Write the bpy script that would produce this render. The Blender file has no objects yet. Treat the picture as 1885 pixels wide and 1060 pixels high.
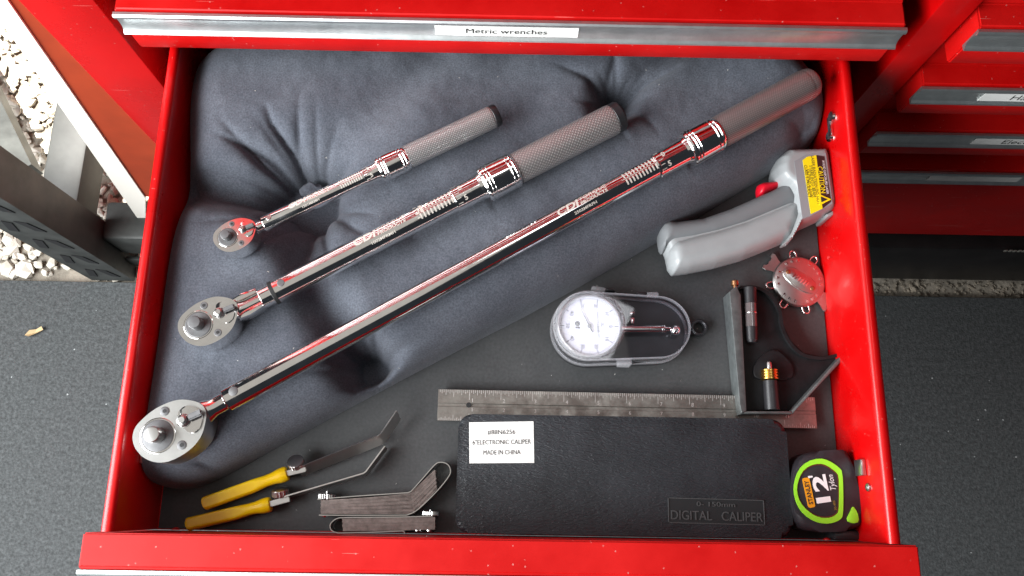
import bpy, bmesh, math, random
import numpy as np
from mathutils import Vector, Matrix
random.seed(7); rng = np.random.default_rng(7)
S = bpy.context.scene
COL = S.collection

# ------------------------------------------------------------------ camera
CX, CY, FL, HC = 942.5, 530.0, 1490.0, 0.662
TH, YAW, ROLL = 0.26676, -0.02555, 0.04236
def cam_axes():
    f = np.array([0, math.sin(TH), -math.cos(TH)]); u = np.array([0, math.cos(TH), math.sin(TH)]); r = np.array([1., 0, 0])
    c, s = math.cos(YAW), math.sin(YAW); Z = np.array([[c, -s, 0], [s, c, 0], [0, 0, 1]])
    f, u, r = Z @ f, Z @ u, Z @ r
    c, s = math.cos(ROLL), math.sin(ROLL)
    return c*r + s*u, -s*r + c*u, f
RR, UU, FF = cam_axes()
cd = bpy.data.cameras.new('camera'); cam = bpy.data.objects.new('camera', cd); COL.objects.link(cam)
cd.sensor_width = 36; cd.lens = 36*FL/1885; cd.clip_start = 0.02; cd.clip_end = 50
M = Matrix.Identity(4)
for i in range(3):
    M[i][0], M[i][1], M[i][2] = RR[i], UU[i], -FF[i]
M[2][3] = HC
cam.matrix_world = M
S.camera = cam
def P(x, y, z=0.0):
    """where a sight line of the survey photo meets the level z"""
    d = FF*FL + RR*(x-CX) - UU*(y-CY); t = (z-HC)/d[2]
    return np.array([0, 0, HC]) + d*t
def PY(x, y, Y):
    d = FF*FL + RR*(x-CX) - UU*(y-CY); return np.array([0, 0, HC]) + d*(Y/d[1])
def PX(x, y, X):
    d = FF*FL + RR*(x-CX) - UU*(y-CY); return np.array([0, 0, HC]) + d*(X/d[0])

# ------------------------------------------------------------------ light
W = bpy.data.worlds.new('World'); S.world = W; W.use_nodes = True
W.node_tree.nodes['Background'].inputs[0].default_value = (0.75, 0.85, 1.0, 1)
W.node_tree.nodes['Background'].inputs[1].default_value = 0.03
def area(name, loc, target, sx, sy, power, col):
    l = bpy.data.lights.new(name, 'AREA'); l.shape = 'RECTANGLE'; l.size = sx; l.size_y = sy; l.energy = power; l.color = col
    o = bpy.data.objects.new(name, l); COL.objects.link(o); o.location = loc
    o.rotation_euler = (Vector(target)-Vector(loc)).to_track_quat('-Z', 'Y').to_euler(); return o
area('open_doorway_light', (-1.12, -0.36, 0.68), (-0.02, 0.14, 0.0), 1.5, 0.85, 78, (0.95, 0.98, 1.0))
area('ceiling_bounce', (-0.75, 0.10, 2.3), (-0.4, 0.15, 0.0), 2.4, 2.6, 9.0, (1.0, 0.94, 0.85))
area('shop_lamp', (0.275, 0.62, 2.2), (0.05, 0.14, 0.0), 0.26, 0.28, 1.6, (0.95, 0.97, 1.0))
sl = bpy.data.lights.new('outdoor_sun_patch', 'SPOT'); sl.energy = 2800; sl.spot_size = math.radians(19); sl.spot_blend = 0.25; sl.shadow_soft_size = 0.03; sl.color = (1, .97, .9)
so = bpy.data.objects.new('outdoor_sun_patch', sl); COL.objects.link(so); so.location = (-1.05, 1.1, 3.0)
so.rotation_euler = (Vector((-0.64, 0.98, -0.5))-so.location).to_track_quat('-Z', 'Y').to_euler()
vs = S.view_settings; vs.view_transform = 'Standard'; vs.look = 'None'; vs.exposure = 0.0; vs.gamma = 1

# ------------------------------------------------------------------ materials
def mat(name, col, rough=0.5, metal=0.0, var=0.0, vscale=40, bump=0.0, bscale=200, bdist=0.0005, coat=0.0, sheen=0.0, spec=0.5,
        rvar=0.0, col2=None, cmin=0.35, cmax=0.65, emis=None):
    m = bpy.data.materials.new(name); m.use_nodes = True; n = m.node_tree.nodes; L = m.node_tree.links
    b = n['Principled BSDF']
    b.inputs['Base Color'].default_value = (*col, 1); b.inputs['Roughness'].default_value = rough; b.inputs['Metallic'].default_value = metal
    b.inputs['Coat Weight'].default_value = coat; b.inputs['Coat Roughness'].default_value = 0.08
    b.inputs['Sheen Weight'].default_value = sheen; b.inputs['Specular IOR Level'].default_value = spec
    tc = n.new('ShaderNodeNewGeometry')
    pos = tc.outputs['Position']
    if var > 0 or col2:
        t = n.new('ShaderNodeTexNoise'); t.inputs['Scale'].default_value = vscale; t.inputs['Detail'].default_value = 6; t.inputs['Roughness'].default_value = .62
        L.new(pos, t.inputs['Vector'])
        r = n.new('ShaderNodeValToRGB'); r.color_ramp.elements[0].position = cmin; r.color_ramp.elements[1].position = cmax
        c2 = col2 or tuple(min(1, c*(1+var)) for c in col); c1 = col if col2 else tuple(c*(1-var) for c in col)
        r.color_ramp.elements[0].color = (*c1, 1); r.color_ramp.elements[1].color = (*c2, 1)
        L.new(t.outputs['Fac'], r.inputs['Fac']); L.new(r.outputs['Color'], b.inputs['Base Color'])
        if rvar:
            mr = n.new('ShaderNodeMapRange'); mr.inputs['To Min'].default_value = rough-rvar; mr.inputs['To Max'].default_value = rough+rvar
            mr.inputs['From Min'].default_value = .3; mr.inputs['From Max'].default_value = .7
            L.new(t.outputs['Fac'], mr.inputs['Value']); L.new(mr.outputs['Result'], b.inputs['Roughness'])
    if bump > 0:
        t = n.new('ShaderNodeTexNoise'); t.inputs['Scale'].default_value = bscale; t.inputs['Detail'].default_value = 4
        L.new(pos, t.inputs['Vector'])
        bp = n.new('ShaderNodeBump'); bp.inputs['Strength'].default_value = bump; bp.inputs['Distance'].default_value = bdist
        L.new(t.outputs['Fac'], bp.inputs['Height']); L.new(bp.outputs['Normal'], b.inputs['Normal'])
    return m
def specks(m, scale, size, col, keep=0.5):
    """scatter small flecks of another colour (real flecks in the material) over a mat() material"""
    n = m.node_tree.nodes; L = m.node_tree.links; b = n['Principled BSDF']
    g = n.new('ShaderNodeNewGeometry'); v = n.new('ShaderNodeTexVoronoi'); v.inputs['Scale'].default_value = scale
    no = n.new('ShaderNodeTexNoise'); no.inputs['Scale'].default_value = scale*2.2; no.inputs['Detail'].default_value = 2
    ad = n.new('ShaderNodeVectorMath'); ad.operation = 'MULTIPLY_ADD'; ad.inputs[1].default_value = (.5/scale,)*3
    L.new(no.outputs['Color'], ad.inputs[0]); L.new(g.outputs['Position'], ad.inputs[2]); L.new(ad.outputs[0], v.inputs['Vector'])
    lt = n.new('ShaderNodeMath'); lt.operation = 'LESS_THAN'; lt.inputs[1].default_value = size
    L.new(v.outputs['Distance'], lt.inputs[0])
    sp = n.new('ShaderNodeSeparateColor'); L.new(v.outputs['Color'], sp.inputs[0])
    k = n.new('ShaderNodeMath'); k.operation = 'LESS_THAN'; k.inputs[1].default_value = keep; L.new(sp.outputs[0], k.inputs[0])
    mu = n.new('ShaderNodeMath'); mu.operation = 'MULTIPLY'; L.new(lt.outputs[0], mu.inputs[0]); L.new(k.outputs[0], mu.inputs[1])
    mx = n.new('ShaderNodeMix'); mx.data_type = 'RGBA'; mx.inputs[7].default_value = (*col, 1)
    src = b.inputs['Base Color'].links[0].from_socket if b.inputs['Base Color'].links else None
    if src: L.new(src, mx.inputs[6])
    else: mx.inputs[6].default_value = b.inputs['Base Color'].default_value
    L.new(mu.outputs[0], mx.inputs[0]); L.new(mx.outputs[2], b.inputs['Base Color'])
    return m
def knurl_mat(name, col, nu, nv, metal=1.0, rough=0.32, amt=0.9):
    m = mat(name, col, rough, metal, spec=.7); n = m.node_tree.nodes; L = m.node_tree.links; b = n['Principled BSDF']
    uv = n.new('ShaderNodeUVMap'); uv.uv_map = 'UVMap'; sx = n.new('ShaderNodeSeparateXYZ'); L.new(uv.outputs[0], sx.inputs[0])
    def diag(sign):
        a = n.new('ShaderNodeMath'); a.operation = 'MULTIPLY'; a.inputs[1].default_value = nu; L.new(sx.outputs[0], a.inputs[0])
        c = n.new('ShaderNodeMath'); c.operation = 'MULTIPLY'; c.inputs[1].default_value = nv*sign; L.new(sx.outputs[1], c.inputs[0])
        d = n.new('ShaderNodeMath'); d.operation = 'ADD'; L.new(a.outputs[0], d.inputs[0]); L.new(c.outputs[0], d.inputs[1])
        e = n.new('ShaderNodeMath'); e.operation = 'PINGPONG'; e.inputs[1].default_value = 0.5; L.new(d.outputs[0], e.inputs[0]); return e
    a, c = diag(1), diag(-1)
    mn = n.new('ShaderNodeMath'); mn.operation = 'MINIMUM'; L.new(a.outputs[0], mn.inputs[0]); L.new(c.outputs[0], mn.inputs[1])
    bp = n.new('ShaderNodeBump'); bp.inputs['Strength'].default_value = amt; bp.inputs['Distance'].default_value = 0.0008
    L.new(mn.outputs[0], bp.inputs['Height']); L.new(bp.outputs['Normal'], b.inputs['Normal'])
    r = n.new('ShaderNodeMapRange'); r.inputs['From Max'].default_value = .5; r.inputs['To Min'].default_value = .45; r.inputs['To Max'].default_value = 1.25
    L.new(mn.outputs[0], r.inputs['Value'])
    mx = n.new('ShaderNodeMix'); mx.data_type = 'RGBA'; mx.blend_type = 'MULTIPLY'; mx.inputs[0].default_value = 1; mx.inputs[6].default_value = (*col, 1)
    L.new(r.outputs['Result'], mx.inputs[7]); L.new(mx.outputs[2], b.inputs['Base Color'])
    return m
def clear_mat(name, tint=(.97, .97, .99), rough=0.03):
    m = bpy.data.materials.new(name); m.use_nodes = True; n = m.node_tree.nodes; L = m.node_tree.links
    n.remove(n['Principled BSDF'])
    t = n.new('ShaderNodeBsdfTransparent'); t.inputs[0].default_value = (*tint, 1)
    g = n.new('ShaderNodeBsdfGlossy'); g.inputs['Roughness'].default_value = rough
    ge = n.new('ShaderNodeNewGeometry'); dt = n.new('ShaderNodeVectorMath'); dt.operation = 'DOT_PRODUCT'; L.new(ge.outputs['Incoming'], dt.inputs[0]); L.new(ge.outputs['Normal'], dt.inputs[1])
    ab = n.new('ShaderNodeMath'); ab.operation = 'ABSOLUTE'; L.new(dt.outputs['Value'], ab.inputs[0])
    iv = n.new('ShaderNodeMath'); iv.operation = 'SUBTRACT'; iv.inputs[0].default_value = 1; L.new(ab.outputs[0], iv.inputs[1])
    pw = n.new('ShaderNodeMath'); pw.operation = 'POWER'; pw.inputs[1].default_value = 5; L.new(iv.outputs[0], pw.inputs[0])
    fr = n.new('ShaderNodeMath'); fr.operation = 'MULTIPLY_ADD'; fr.inputs[1].default_value = .97; fr.inputs[2].default_value = .03; L.new(pw.outputs[0], fr.inputs[0])
    mx = n.new('ShaderNodeMixShader'); L.new(fr.outputs[0], mx.inputs[0]); L.new(t.outputs[0], mx.inputs[1]); L.new(g.outputs[0], mx.inputs[2])
    L.new(mx.outputs[0], n['Material Output'].inputs['Surface']); return m

RED = specks(mat('red_paint', (0.46, 0.001, 0.0015), 0.30, 0, var=.10, vscale=9, bump=.06, bscale=900, bdist=.0002, coat=.10, rvar=.08, spec=.4), 230, .12, (.5, .12, .10), .16)
REDW = specks(mat('dusty_red_paint', (0.42, 0.002, 0.002), 0.46, 0, var=.14, vscale=11, bump=.10, bscale=700, bdist=.0002, coat=.0, col2=(.55, .006, .005), rvar=.12, spec=.28), 240, .13, (.55, .2, .18), .14)
def scratches(m, col, keep, rot):
    n = m.node_tree.nodes; L = m.node_tree.links; b = n['Principled BSDF']; src = b.inputs['Base Color'].links[0].from_socket
    g = n.new('ShaderNodeNewGeometry'); mp = n.new('ShaderNodeMapping'); mp.inputs['Rotation'].default_value = rot; mp.inputs['Scale'].default_value = (14, 620, 620); L.new(g.outputs['Position'], mp.inputs[0])
    t = n.new('ShaderNodeTexNoise'); t.inputs['Scale'].default_value = 1; t.inputs['Detail'].default_value = 1; L.new(mp.outputs[0], t.inputs['Vector'])
    gt_ = n.new('ShaderNodeMath'); gt_.operation = 'GREATER_THAN'; gt_.inputs[1].default_value = keep; L.new(t.outputs['Fac'], gt_.inputs[0])
    mx = n.new('ShaderNodeMix'); mx.data_type = 'RGBA'; mx.inputs[7].default_value = (*col, 1); L.new(gt_.outputs[0], mx.inputs[0]); L.new(src, mx.inputs[6]); L.new(mx.outputs[2], b.inputs['Base Color'])
scratches(RED, (.55, .16, .14), .79, (.3, .2, .5)); scratches(REDW, (.55, .14, .12), .78, (.2, .1, .35))
ALU = mat('brushed_aluminium', (.70, .73, .73), .44, 1.0, var=.10, vscale=60, bump=.05, bscale=500, bdist=.0002)
CHROME = mat('chrome', (.88, .87, .86), .10, 1.0, var=.04, vscale=90, rvar=.05)
SATIN = mat('satin_steel', (.60, .60, .585), .30, 1.0, var=.06, vscale=120, bump=.04, bscale=900, bdist=.0001)
STEEL = mat('worn_tool_steel', (.42, .40, .37), .42, 1.0, col2=(.24, .22, .20), vscale=90, bump=.10, bscale=700, bdist=.0002, rvar=.1)
BLUED = mat('dark_steel', (.13, .13, .133), .5, .35, var=.15, vscale=150)
DARK = mat('black_recess', (.012, .012, .013), .6)
BLACKM = mat('black_enamel_casting', (.009, .009, .010), .5, 0, var=.3, vscale=120, bump=.25, bscale=700, bdist=.0003, spec=.25)
GREYM = mat('machined_grey_edge', (.14, .155, .155), .42, .5, var=.18, vscale=160, bump=.1, bscale=900)
BLKPL = mat('black_plastic', (.018, .018, .02), .38, 0, var=.2, vscale=70, bump=.12, bscale=1200, bdist=.0002)
LEATHER = mat('leather_grain_plastic', (.019, .022, .026), .40, 0, var=.25, vscale=20, rvar=.07)
GREYPL = mat('grey_plastic', (.29, .305, .31), .36, 0, var=.05, vscale=40, bump=.05, bscale=1600)
GREYRB = mat('grey_soft_grip', (.16, .168, .175), .55, 0, var=.06, vscale=40, bump=.1, bscale=1800)
REDPL = mat('red_plastic', (.66, .004, .02), .4)
YELPL = mat('yellow_plastic', (.90, .60, .004), .28, 0, col2=(.84, .50, .003), vscale=70, coat=.3)
BRASS = mat('brass', (.72, .46, .12), .25, 1.0)
COPPER = mat('copper_tip', (.45, .24, .12), .4, 1.0)
WHITE = mat('white_paper', (.80, .80, .77), .7, 0, var=.02, vscale=60)
DIAL = mat('white_dial', (.86, .87, .90), .35, 0)
INK = mat('black_ink', (.02, .02, .02), .6)
ETCH = mat('etched_print', (.62, .58, .52), .55, .2)
GREEN = mat('lime_plastic', (.30, .75, .03), .38)
AMBER = mat('amber_print', (.75, .30, .005), .5)
YLAB = mat('yellow_label', (.85, .68, .005), .45, 0, var=.03, vscale=90)
WPRINT = mat('white_print', (.8, .8, .8), .5)
LEAFM = mat('feeler_leaf_steel', (.30, .25, .235), .42, .85, var=.25, vscale=200)
CASEST = mat('feeler_case_steel', (.66, .64, .62), .3, 1.0, var=.06, vscale=100)
CLEAR = clear_mat('clear_plastic')
RUBBER = mat('black_rubber', (.012, .012, .012), .6)
LINER = specks(mat('drawer_liner', (.038, .040, .042), .62, 0, col2=(.058, .06, .061), vscale=13, bump=.25, bscale=900, bdist=.0003, rvar=.1), 130, .06, (.34, .34, .32), .22)
MATM = specks(mat('crumb_rubber_mat', (.062, .067, .068), .9, 0, var=.2, vscale=130, bump=.6, bscale=420, bdist=.0015), 85, .10, (.40, .42, .42), .13)
FABRIC = specks(mat('grey_plush', (.074, .082, .100), .95, 0, col2=(.104, .113, .134), vscale=18, bump=.5, bscale=1300, bdist=.0006, sheen=.10, spec=.1), 120, .05, (.55, .53, .48), .2)
def mottle(m, scale, lo, hi):
    n = m.node_tree.nodes; L = m.node_tree.links; b = n['Principled BSDF']; src = b.inputs['Base Color'].links[0].from_socket
    g = n.new('ShaderNodeNewGeometry'); t = n.new('ShaderNodeTexNoise'); t.inputs['Scale'].default_value = scale; t.inputs['Detail'].default_value = 2; L.new(g.outputs['Position'], t.inputs['Vector'])
    r = n.new('ShaderNodeMapRange'); r.inputs['From Min'].default_value = .3; r.inputs['From Max'].default_value = .7; r.inputs['To Min'].default_value = lo; r.inputs['To Max'].default_value = hi; L.new(t.outputs['Fac'], r.inputs['Value'])
    mx = n.new('ShaderNodeMix'); mx.data_type = 'RGBA'; mx.blend_type = 'MULTIPLY'; mx.inputs[0].default_value = 1; L.new(src, mx.inputs[6]); L.new(r.outputs['Result'], mx.inputs[7]); L.new(mx.outputs[2], b.inputs['Base Color']); return m
mottle(FABRIC, 720, .76, 1.24); mottle(LINER, 420, .85, 1.12); mottle(MATM, 260, .75, 1.25)
STONE = mat('pale_gravel', (.46, .42, .35), .85, 0, col2=(.74, .70, .62), vscale=28, bump=.3, bscale=300, bdist=.001)
DIRT = mat('dusty_ground', (.24, .21, .17), .9, 0, var=.3, vscale=40, bump=.5, bscale=160, bdist=.003)
RACKM = mat('dark_rack_steel', (.055, .058, .055), .48, .3, var=.35, vscale=25, bump=.1, bscale=300, bdist=.0004)
WEDGE = mat('pale_skirt_edge', (.88, .84, .76), .5)  # pale cream tone of the skirt's edge strip
TAN = mat('dry_leaf', (.45, .33, .18), .8)

# ------------------------------------------------------------------ object helpers
def absloc(o):
    v = Vector((0, 0, 0))
    while o is not None: v += o.location; o = o.parent
    return v
def tag(o, label, cat, group=None, kind=None):
    if label: o['label'] = label
    if cat: o['category'] = cat
    if group: o['group'] = group
    if kind: o['kind'] = kind
    return o
def thing(name, label, cat, loc, group=None):
    o = bpy.data.objects.new(name, None); o.empty_display_size = .01; COL.objects.link(o); o.location = Vector([float(c) for c in loc])
    return tag(o, label, cat, group)
def obj(name, bm, m, parent=None, smooth=30, origin=None):
    """bm holds world coordinates; the mesh is stored relative to its own origin"""
    if isinstance(bm, bmesh.types.BMesh):
        me = bpy.data.meshes.new(name); bm.to_mesh(me); bm.free()
    else: me = bm
    pl = absloc(parent) if parent else Vector((0, 0, 0))
    if parent is None and origin is None and len(me.vertices):
        co = np.empty(len(me.vertices)*3); me.vertices.foreach_get('co', co); co = co.reshape(-1, 3)
        origin = ((co[:, 0].min()+co[:, 0].max())/2, (co[:, 1].min()+co[:, 1].max())/2, co[:, 2].min())
    base = Vector(origin) if origin is not None else pl
    me.transform(Matrix.Translation(-base))
    me.materials.clear(); me.materials.append(m)
    if smooth:
        me.polygons.foreach_set('use_smooth', [True]*len(me.polygons)); me.set_sharp_from_angle(angle=math.radians(smooth))
    o = bpy.data.objects.new(name, me); COL.objects.link(o)
    o.parent = parent; o.location = base-pl
    return o
def box(bm, x0, x1, y0, y1, z0, z1, bev=0, seg=2):
    vs_ = [bm.verts.new(p) for p in ((x0, y0, z0), (x1, y0, z0), (x1, y1, z0), (x0, y1, z0), (x0, y0, z1), (x1, y0, z1), (x1, y1, z1), (x0, y1, z1))]
    fs = [bm.faces.new([vs_[i] for i in q]) for q in ((3, 2, 1, 0), (4, 5, 6, 7), (0, 1, 5, 4), (1, 2, 6, 5), (2, 3, 7, 6), (3, 0, 4, 7))]
    if bev:
        ed = list({e for f in fs for e in f.edges})
        bmesh.ops.bevel(bm, geom=ed, offset=bev, segments=seg, profile=.5, affect='EDGES', clamp_overlap=True)
    return bm
def nb(): return bmesh.new()
def area2(p): return sum(p[i][0]*p[(i+1) % len(p)][1]-p[(i+1) % len(p)][0]*p[i][1] for i in range(len(p)))
def prism(bm, poly, z0, z1, bev=0, seg=3, bottom=False, frame=None):
    """poly: xy points; frame = (origin, e1, e2, e3) puts it elsewhere"""
    poly = [(float(p[0]), float(p[1])) for p in poly]
    if area2(poly) < 0: poly = poly[::-1]
    def T(x, y, z):
        if frame is None: return (x, y, z)
        o, a, b, c = frame; return tuple(o+a*x+b*y+c*z)
    lo = [bm.verts.new(T(x, y, z0)) for x, y in poly]; hi = [bm.verts.new(T(x, y, z1)) for x, y in poly]
    n = len(poly); top = bm.faces.new(hi); bot = bm.faces.new(lo[::-1])
    for i in range(n): bm.faces.new((lo[i], lo[(i+1) % n], hi[(i+1) % n], hi[i]))
    if bev:
        ed = list(top.edges)+(list(bot.edges) if bottom else [])
        bmesh.ops.bevel(bm, geom=ed, offset=bev, segments=seg, profile=.5, affect='EDGES', clamp_overlap=True)
    return bm
def smooth_poly(pts, it=2):
    pts = [np.array(p[:2], float) for p in pts]
    for _ in range(it):
        q = []
        for i in range(len(pts)):
            a, b = pts[i], pts[(i+1) % len(pts)]; q += [a*.75+b*.25, a*.25+b*.75]
        pts = q
    return pts
def circle(c, r, n=40, a0=0, a1=2*math.pi, end=False):
    m_ = n if not end else n-1
    return [(c[0]+r*math.cos(a0+(a1-a0)*i/m_), c[1]+r*math.sin(a0+(a1-a0)*i/m_)) for i in range(n)]
def lathe(bm, o, ax, st, n=40, ref=None, cap=True):
    """turn (s, r) stations about the axis; writes UV (u round, v along in metres)"""
    o = np.array(o, float); ax = np.array(ax, float); ax /= np.linalg.norm(ax)
    ref = np.array([0, 0, 1.]) if ref is None and abs(ax[2]) < .9 else (np.array([1., 0, 0]) if ref is None else np.array(ref))
    e3 = ref-ax*(ref@ax); e3 /= np.linalg.norm(e3); e2 = np.cross(e3, ax)
    uvl = bm.loops.layers.uv.get('UVMap') or bm.loops.layers.uv.new('UVMap'); rings = []
    for s, r in st:
        rings.append([bm.verts.new(o+ax*s+(e3*math.cos(2*math.pi*i/n)+e2*math.sin(2*math.pi*i/n))*max(r, 1e-6)) for i in range(n)])
    for k in range(len(rings)-1):
        for i in range(n):
            j = (i+1) % n
            f = bm.faces.new((rings[k][i], rings[k][j], rings[k+1][j], rings[k+1][i]))
            for l, (u, v) in zip(f.loops, ((i/n, st[k][0]), ((i+1)/n, st[k][0]), ((i+1)/n, st[k+1][0]), (i/n, st[k+1][0]))): l[uvl].uv = (u, v)
    if cap:
        bm.faces.new(rings[0][::-1]); bm.faces.new(rings[-1])
    bmesh.ops.recalc_face_normals(bm, faces=bm.faces[:])
    return bm
def bar(bm, a, b, w, h, up=(0, 0, 1)):
    a = np.array(a, float); b = np.array(b, float); e = b-a; e /= np.linalg.norm(e); up = np.array(up, float)
    s = np.cross(e, up); s /= np.linalg.norm(s); u = np.cross(s, e)
    v = [bm.verts.new(p+s*w/2*i+u*h/2*j) for p in (a, b) for i, j in ((-1, -1), (1, -1), (1, 1), (-1, 1))]
    for q in ((3, 2, 1, 0), (4, 5, 6, 7), (0, 1, 5, 4), (1, 2, 6, 5), (2, 3, 7, 6), (3, 0, 4, 7)): bm.faces.new([v[i] for i in q])
    bmesh.ops.recalc_face_normals(bm, faces=bm.faces[:]); return bm
def strip(bm, path, thick, z0, z1):
    """a sheet standing on edge along an xy path"""
    p = [np.array(q[:2], float) for q in path]; L_, R_ = [], []
    for i in range(len(p)):
        t = p[min(i+1, len(p)-1)]-p[max(i-1, 0)]; t /= np.linalg.norm(t); nn = np.array([-t[1], t[0]])*thick/2
        L_.append(p[i]+nn); R_.append(p[i]-nn)
    V = [[bm.verts.new((q[0], q[1], z)) for q in side] for side in (L_, R_) for z in (z0, z1)]
    a, b, c, d = V
    for i in range(len(p)-1):
        bm.faces.new((a[i], a[i+1], b[i+1], b[i])); bm.faces.new((d[i], d[i+1], c[i+1], c[i]))
        bm.faces.new((b[i], b[i+1], d[i+1], d[i])); bm.faces.new((c[i], c[i+1], a[i+1], a[i]))
    for k in (0, -1): bm.faces.new((a[k], b[k], d[k], c[k]))
    bmesh.ops.recalc_face_normals(bm, faces=bm.faces[:]); return bm
def text_pts(txt, size, bold=0.0, sx=1.0, align='CENTER', shear=0):
    cu = bpy.data.curves.new('t', 'FONT'); cu.body = txt; cu.size = size; cu.align_x = align; cu.align_y = 'CENTER'; cu.offset = bold; cu.resolution_u = 3; cu.shear = shear
    o = bpy.data.objects.new('t', cu); COL.objects.link(o)
    me = bpy.data.meshes.new_from_object(o); bpy.data.objects.remove(o); bpy.data.curves.remove(cu)
    me.transform(Matrix.Diagonal((sx, 1, 1, 1))); return me
def flat_text(txt, c, d, size, z, bold=0.0, sx=1.0, shear=0, align='CENTER', up=None):
    """lettering lying flat at c (xy), reading along d"""
    me = text_pts(txt, size, bold, sx, align, shear); d = np.array(d[:2], float); d /= np.linalg.norm(d)
    me.transform(Matrix(((d[0], -d[1], 0, c[0]), (d[1], d[0], 0, c[1]), (0, 0, 1, z), (0, 0, 0, 1)))); return me
def join_meshes(lst):
    bm = nb()
    for me in lst: bm.from_mesh(me); bpy.data.meshes.remove(me)
    return bm
def wrap(me, o, e1, e2, e3, s0, ang0, r):
    """bend a flat (x along axis, y round) mesh onto a tube of radius r"""
    bm = nb(); bm.from_mesh(me); bpy.data.meshes.remove(me)
    bmesh.ops.subdivide_edges(bm, edges=[e for e in bm.edges if abs(e.verts[0].co.y-e.verts[1].co.y) > r*.25], cuts=2)
    for v in bm.verts:
        a = ang0+v.co.y/r
        p = o+e1*(s0+v.co.x)+(e3*math.cos(a)+e2*math.sin(a))*r
        v.co = Vector(p)
    return bm
def rects(lst):
    bm = nb()
    for x0, x1, y0, y1 in lst: bm.faces.new([bm.verts.new((a, b, 0)) for a, b in ((x0, y0), (x1, y0), (x1, y1), (x0, y1))])
    me = bpy.data.meshes.new('r'); bm.to_mesh(me); bm.free(); return me

# ------------------------------------------------------------------ setting: ground, mat, gravel
FZ = -0.50
g = obj('ground', box(nb(), -3, 3, -1.6, 4, FZ-.06, FZ-.012), DIRT); g['kind'] = 'structure'
fm = obj('floor', box(nb(), -2.4, 2.4, -1.5, .316, FZ-.011, FZ, .002), MATM); fm['kind'] = 'structure'
def stones(spots):
    b0 = nb(); bmesh.ops.create_icosphere(b0, subdivisions=1, radius=1); base = np.array([v.co[:] for v in b0.verts]); b0.verts.index_update()
    tri = np.array([[v.index for v in f.verts] for f in b0.faces]); b0.free(); V, F = [], []
    for i, (x, y, z, s) in enumerate(spots):
        q = base*(1+rng.uniform(-.28, .28, (len(base), 1)))*np.array([s*rng.uniform(.7, 1.3), s*rng.uniform(.6, 1), s*rng.uniform(.45, .8)])
        a = rng.uniform(0, 6.28); t = rng.uniform(-.5, .5)
        Rz = np.array([[math.cos(a), -math.sin(a), 0], [math.sin(a), math.cos(a), 0], [0, 0, 1]]); Rx = np.array([[1, 0, 0], [0, math.cos(t), -math.sin(t)], [0, math.sin(t), math.cos(t)]])
        V.append(q@Rx.T@Rz.T+[x, y, z]); F.append(tri+i*len(base))
    me = bpy.data.meshes.new('gravel'); me.from_pydata(np.concatenate(V).tolist(), [], np.concatenate(F).tolist()); return me
sp = [(rng.uniform(-1.05, -.22), rng.uniform(.325, 1.35), FZ-.010+rng.uniform(0, .006), rng.choice([.004, .006, .008, .010, .013], p=[.2, .3, .25, .17, .08])) for _ in range(9000)]
gr = obj('gravel', stones(sp), STONE, smooth=0); tag(gr, 'pale sunlit gravel outside the shop edge', 'gravel', kind='stuff')
GRIT = mat('dusty_grit', (.13, .11, .085), .9, 0, col2=(.26, .22, .17), vscale=40)
gt2 = obj('loose_grit', stones([(rng.uniform(-.2, 1.3), rng.uniform(.318, .342), FZ-.012+rng.uniform(0, .003), rng.choice([.0012, .002, .003, .0055], p=[.4, .35, .2, .05])) for _ in range(1300)]), GRIT, smooth=0); tag(gt2, 'dusty brown grit along the cabinet plinth behind the floor mat', 'grit', kind='stuff')
lf = thing('dry_leaf', 'small curled tan dry leaf lying on the grey rubber floor mat', 'leaf', P(66, 613+0, FZ))
lc = P(66, 613, FZ); b = nb()
pts = [(-.014, -.004), (-.006, -.0065), (.004, -.001), (.013, .004), (.010, .009), (.002, .005), (-.006, .003)]
vv = [b.verts.new((lc[0]+x, lc[1]+y, FZ+.003+.004*abs(math.sin(i*1.3)))) for i, (x, y) in enumerate(pts)]; ctr = b.verts.new((lc[0], lc[1], FZ+.002))
for i in range(len(vv)): b.faces.new((vv[i], vv[(i+1) % len(vv)], ctr))
ex = bmesh.ops.extrude_face_region(b, geom=b.faces[:]); bmesh.ops.translate(b, verts=[v for v in ex['geom'] if isinstance(v, bmesh.types.BMVert)], vec=(0, 0, -.0006))
obj('blade', b, TAN, lf)

# ------------------------------------------------------------------ steel rack left of the cabinet
rk = thing('steel_rack', 'dark steel rack with slotted upright and low box rails left of the cabinet', 'rack', (-.60, .35, FZ))
x0, x1, y0, y1 = -.615, -.552, .318, .372
b = nb(); box(b, x0, x1, y0, y0+.003, FZ, .10); box(b, x1-.003, x1, y0+.003, y1, FZ, .10); obj('upright', b, RACKM, rk)
sm = None
for z in np.arange(FZ+.040, .06, .066):
    for cx_, sg in ((x0+.019, 1), (x1-.019, -1)):
        b = nb(); prism(b, [(-.0055, -.012), (.0050, -.017), (.0060, .014), (-.0045, .021)], 0, .0008, frame=(np.array([cx_, y0-.0003, z]), np.array([1., 0, 0]), np.array([sg*.25, 0, 1.]), np.array([0, -1., 0])))
        obj('slot', b, DARK, rk)
b = nb(); box(b, x1+.0005, -.20, .345, .400, FZ+.045, FZ+.115, .006); obj('front_rail', b, RACKM, rk)
b = nb(); box(b, x1+.0005, -.22, .338, .3445, FZ+.012, FZ+.040, .002); obj('lower_lip', b, RACKM, rk)
b = nb(); box(b, -.655, -.60, .374, 1.5, FZ+.04, FZ+.10, .005); obj('side_rail', b, mat('grey_rail_steel', (.035, .036, .034), .6, 0, var=.2, vscale=30), rk)
b = nb(); bar(b, P(-75, 80, -.45), P(42, 325, -.43), .045, .03); obj('brace', b, RACKM, rk)

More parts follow.
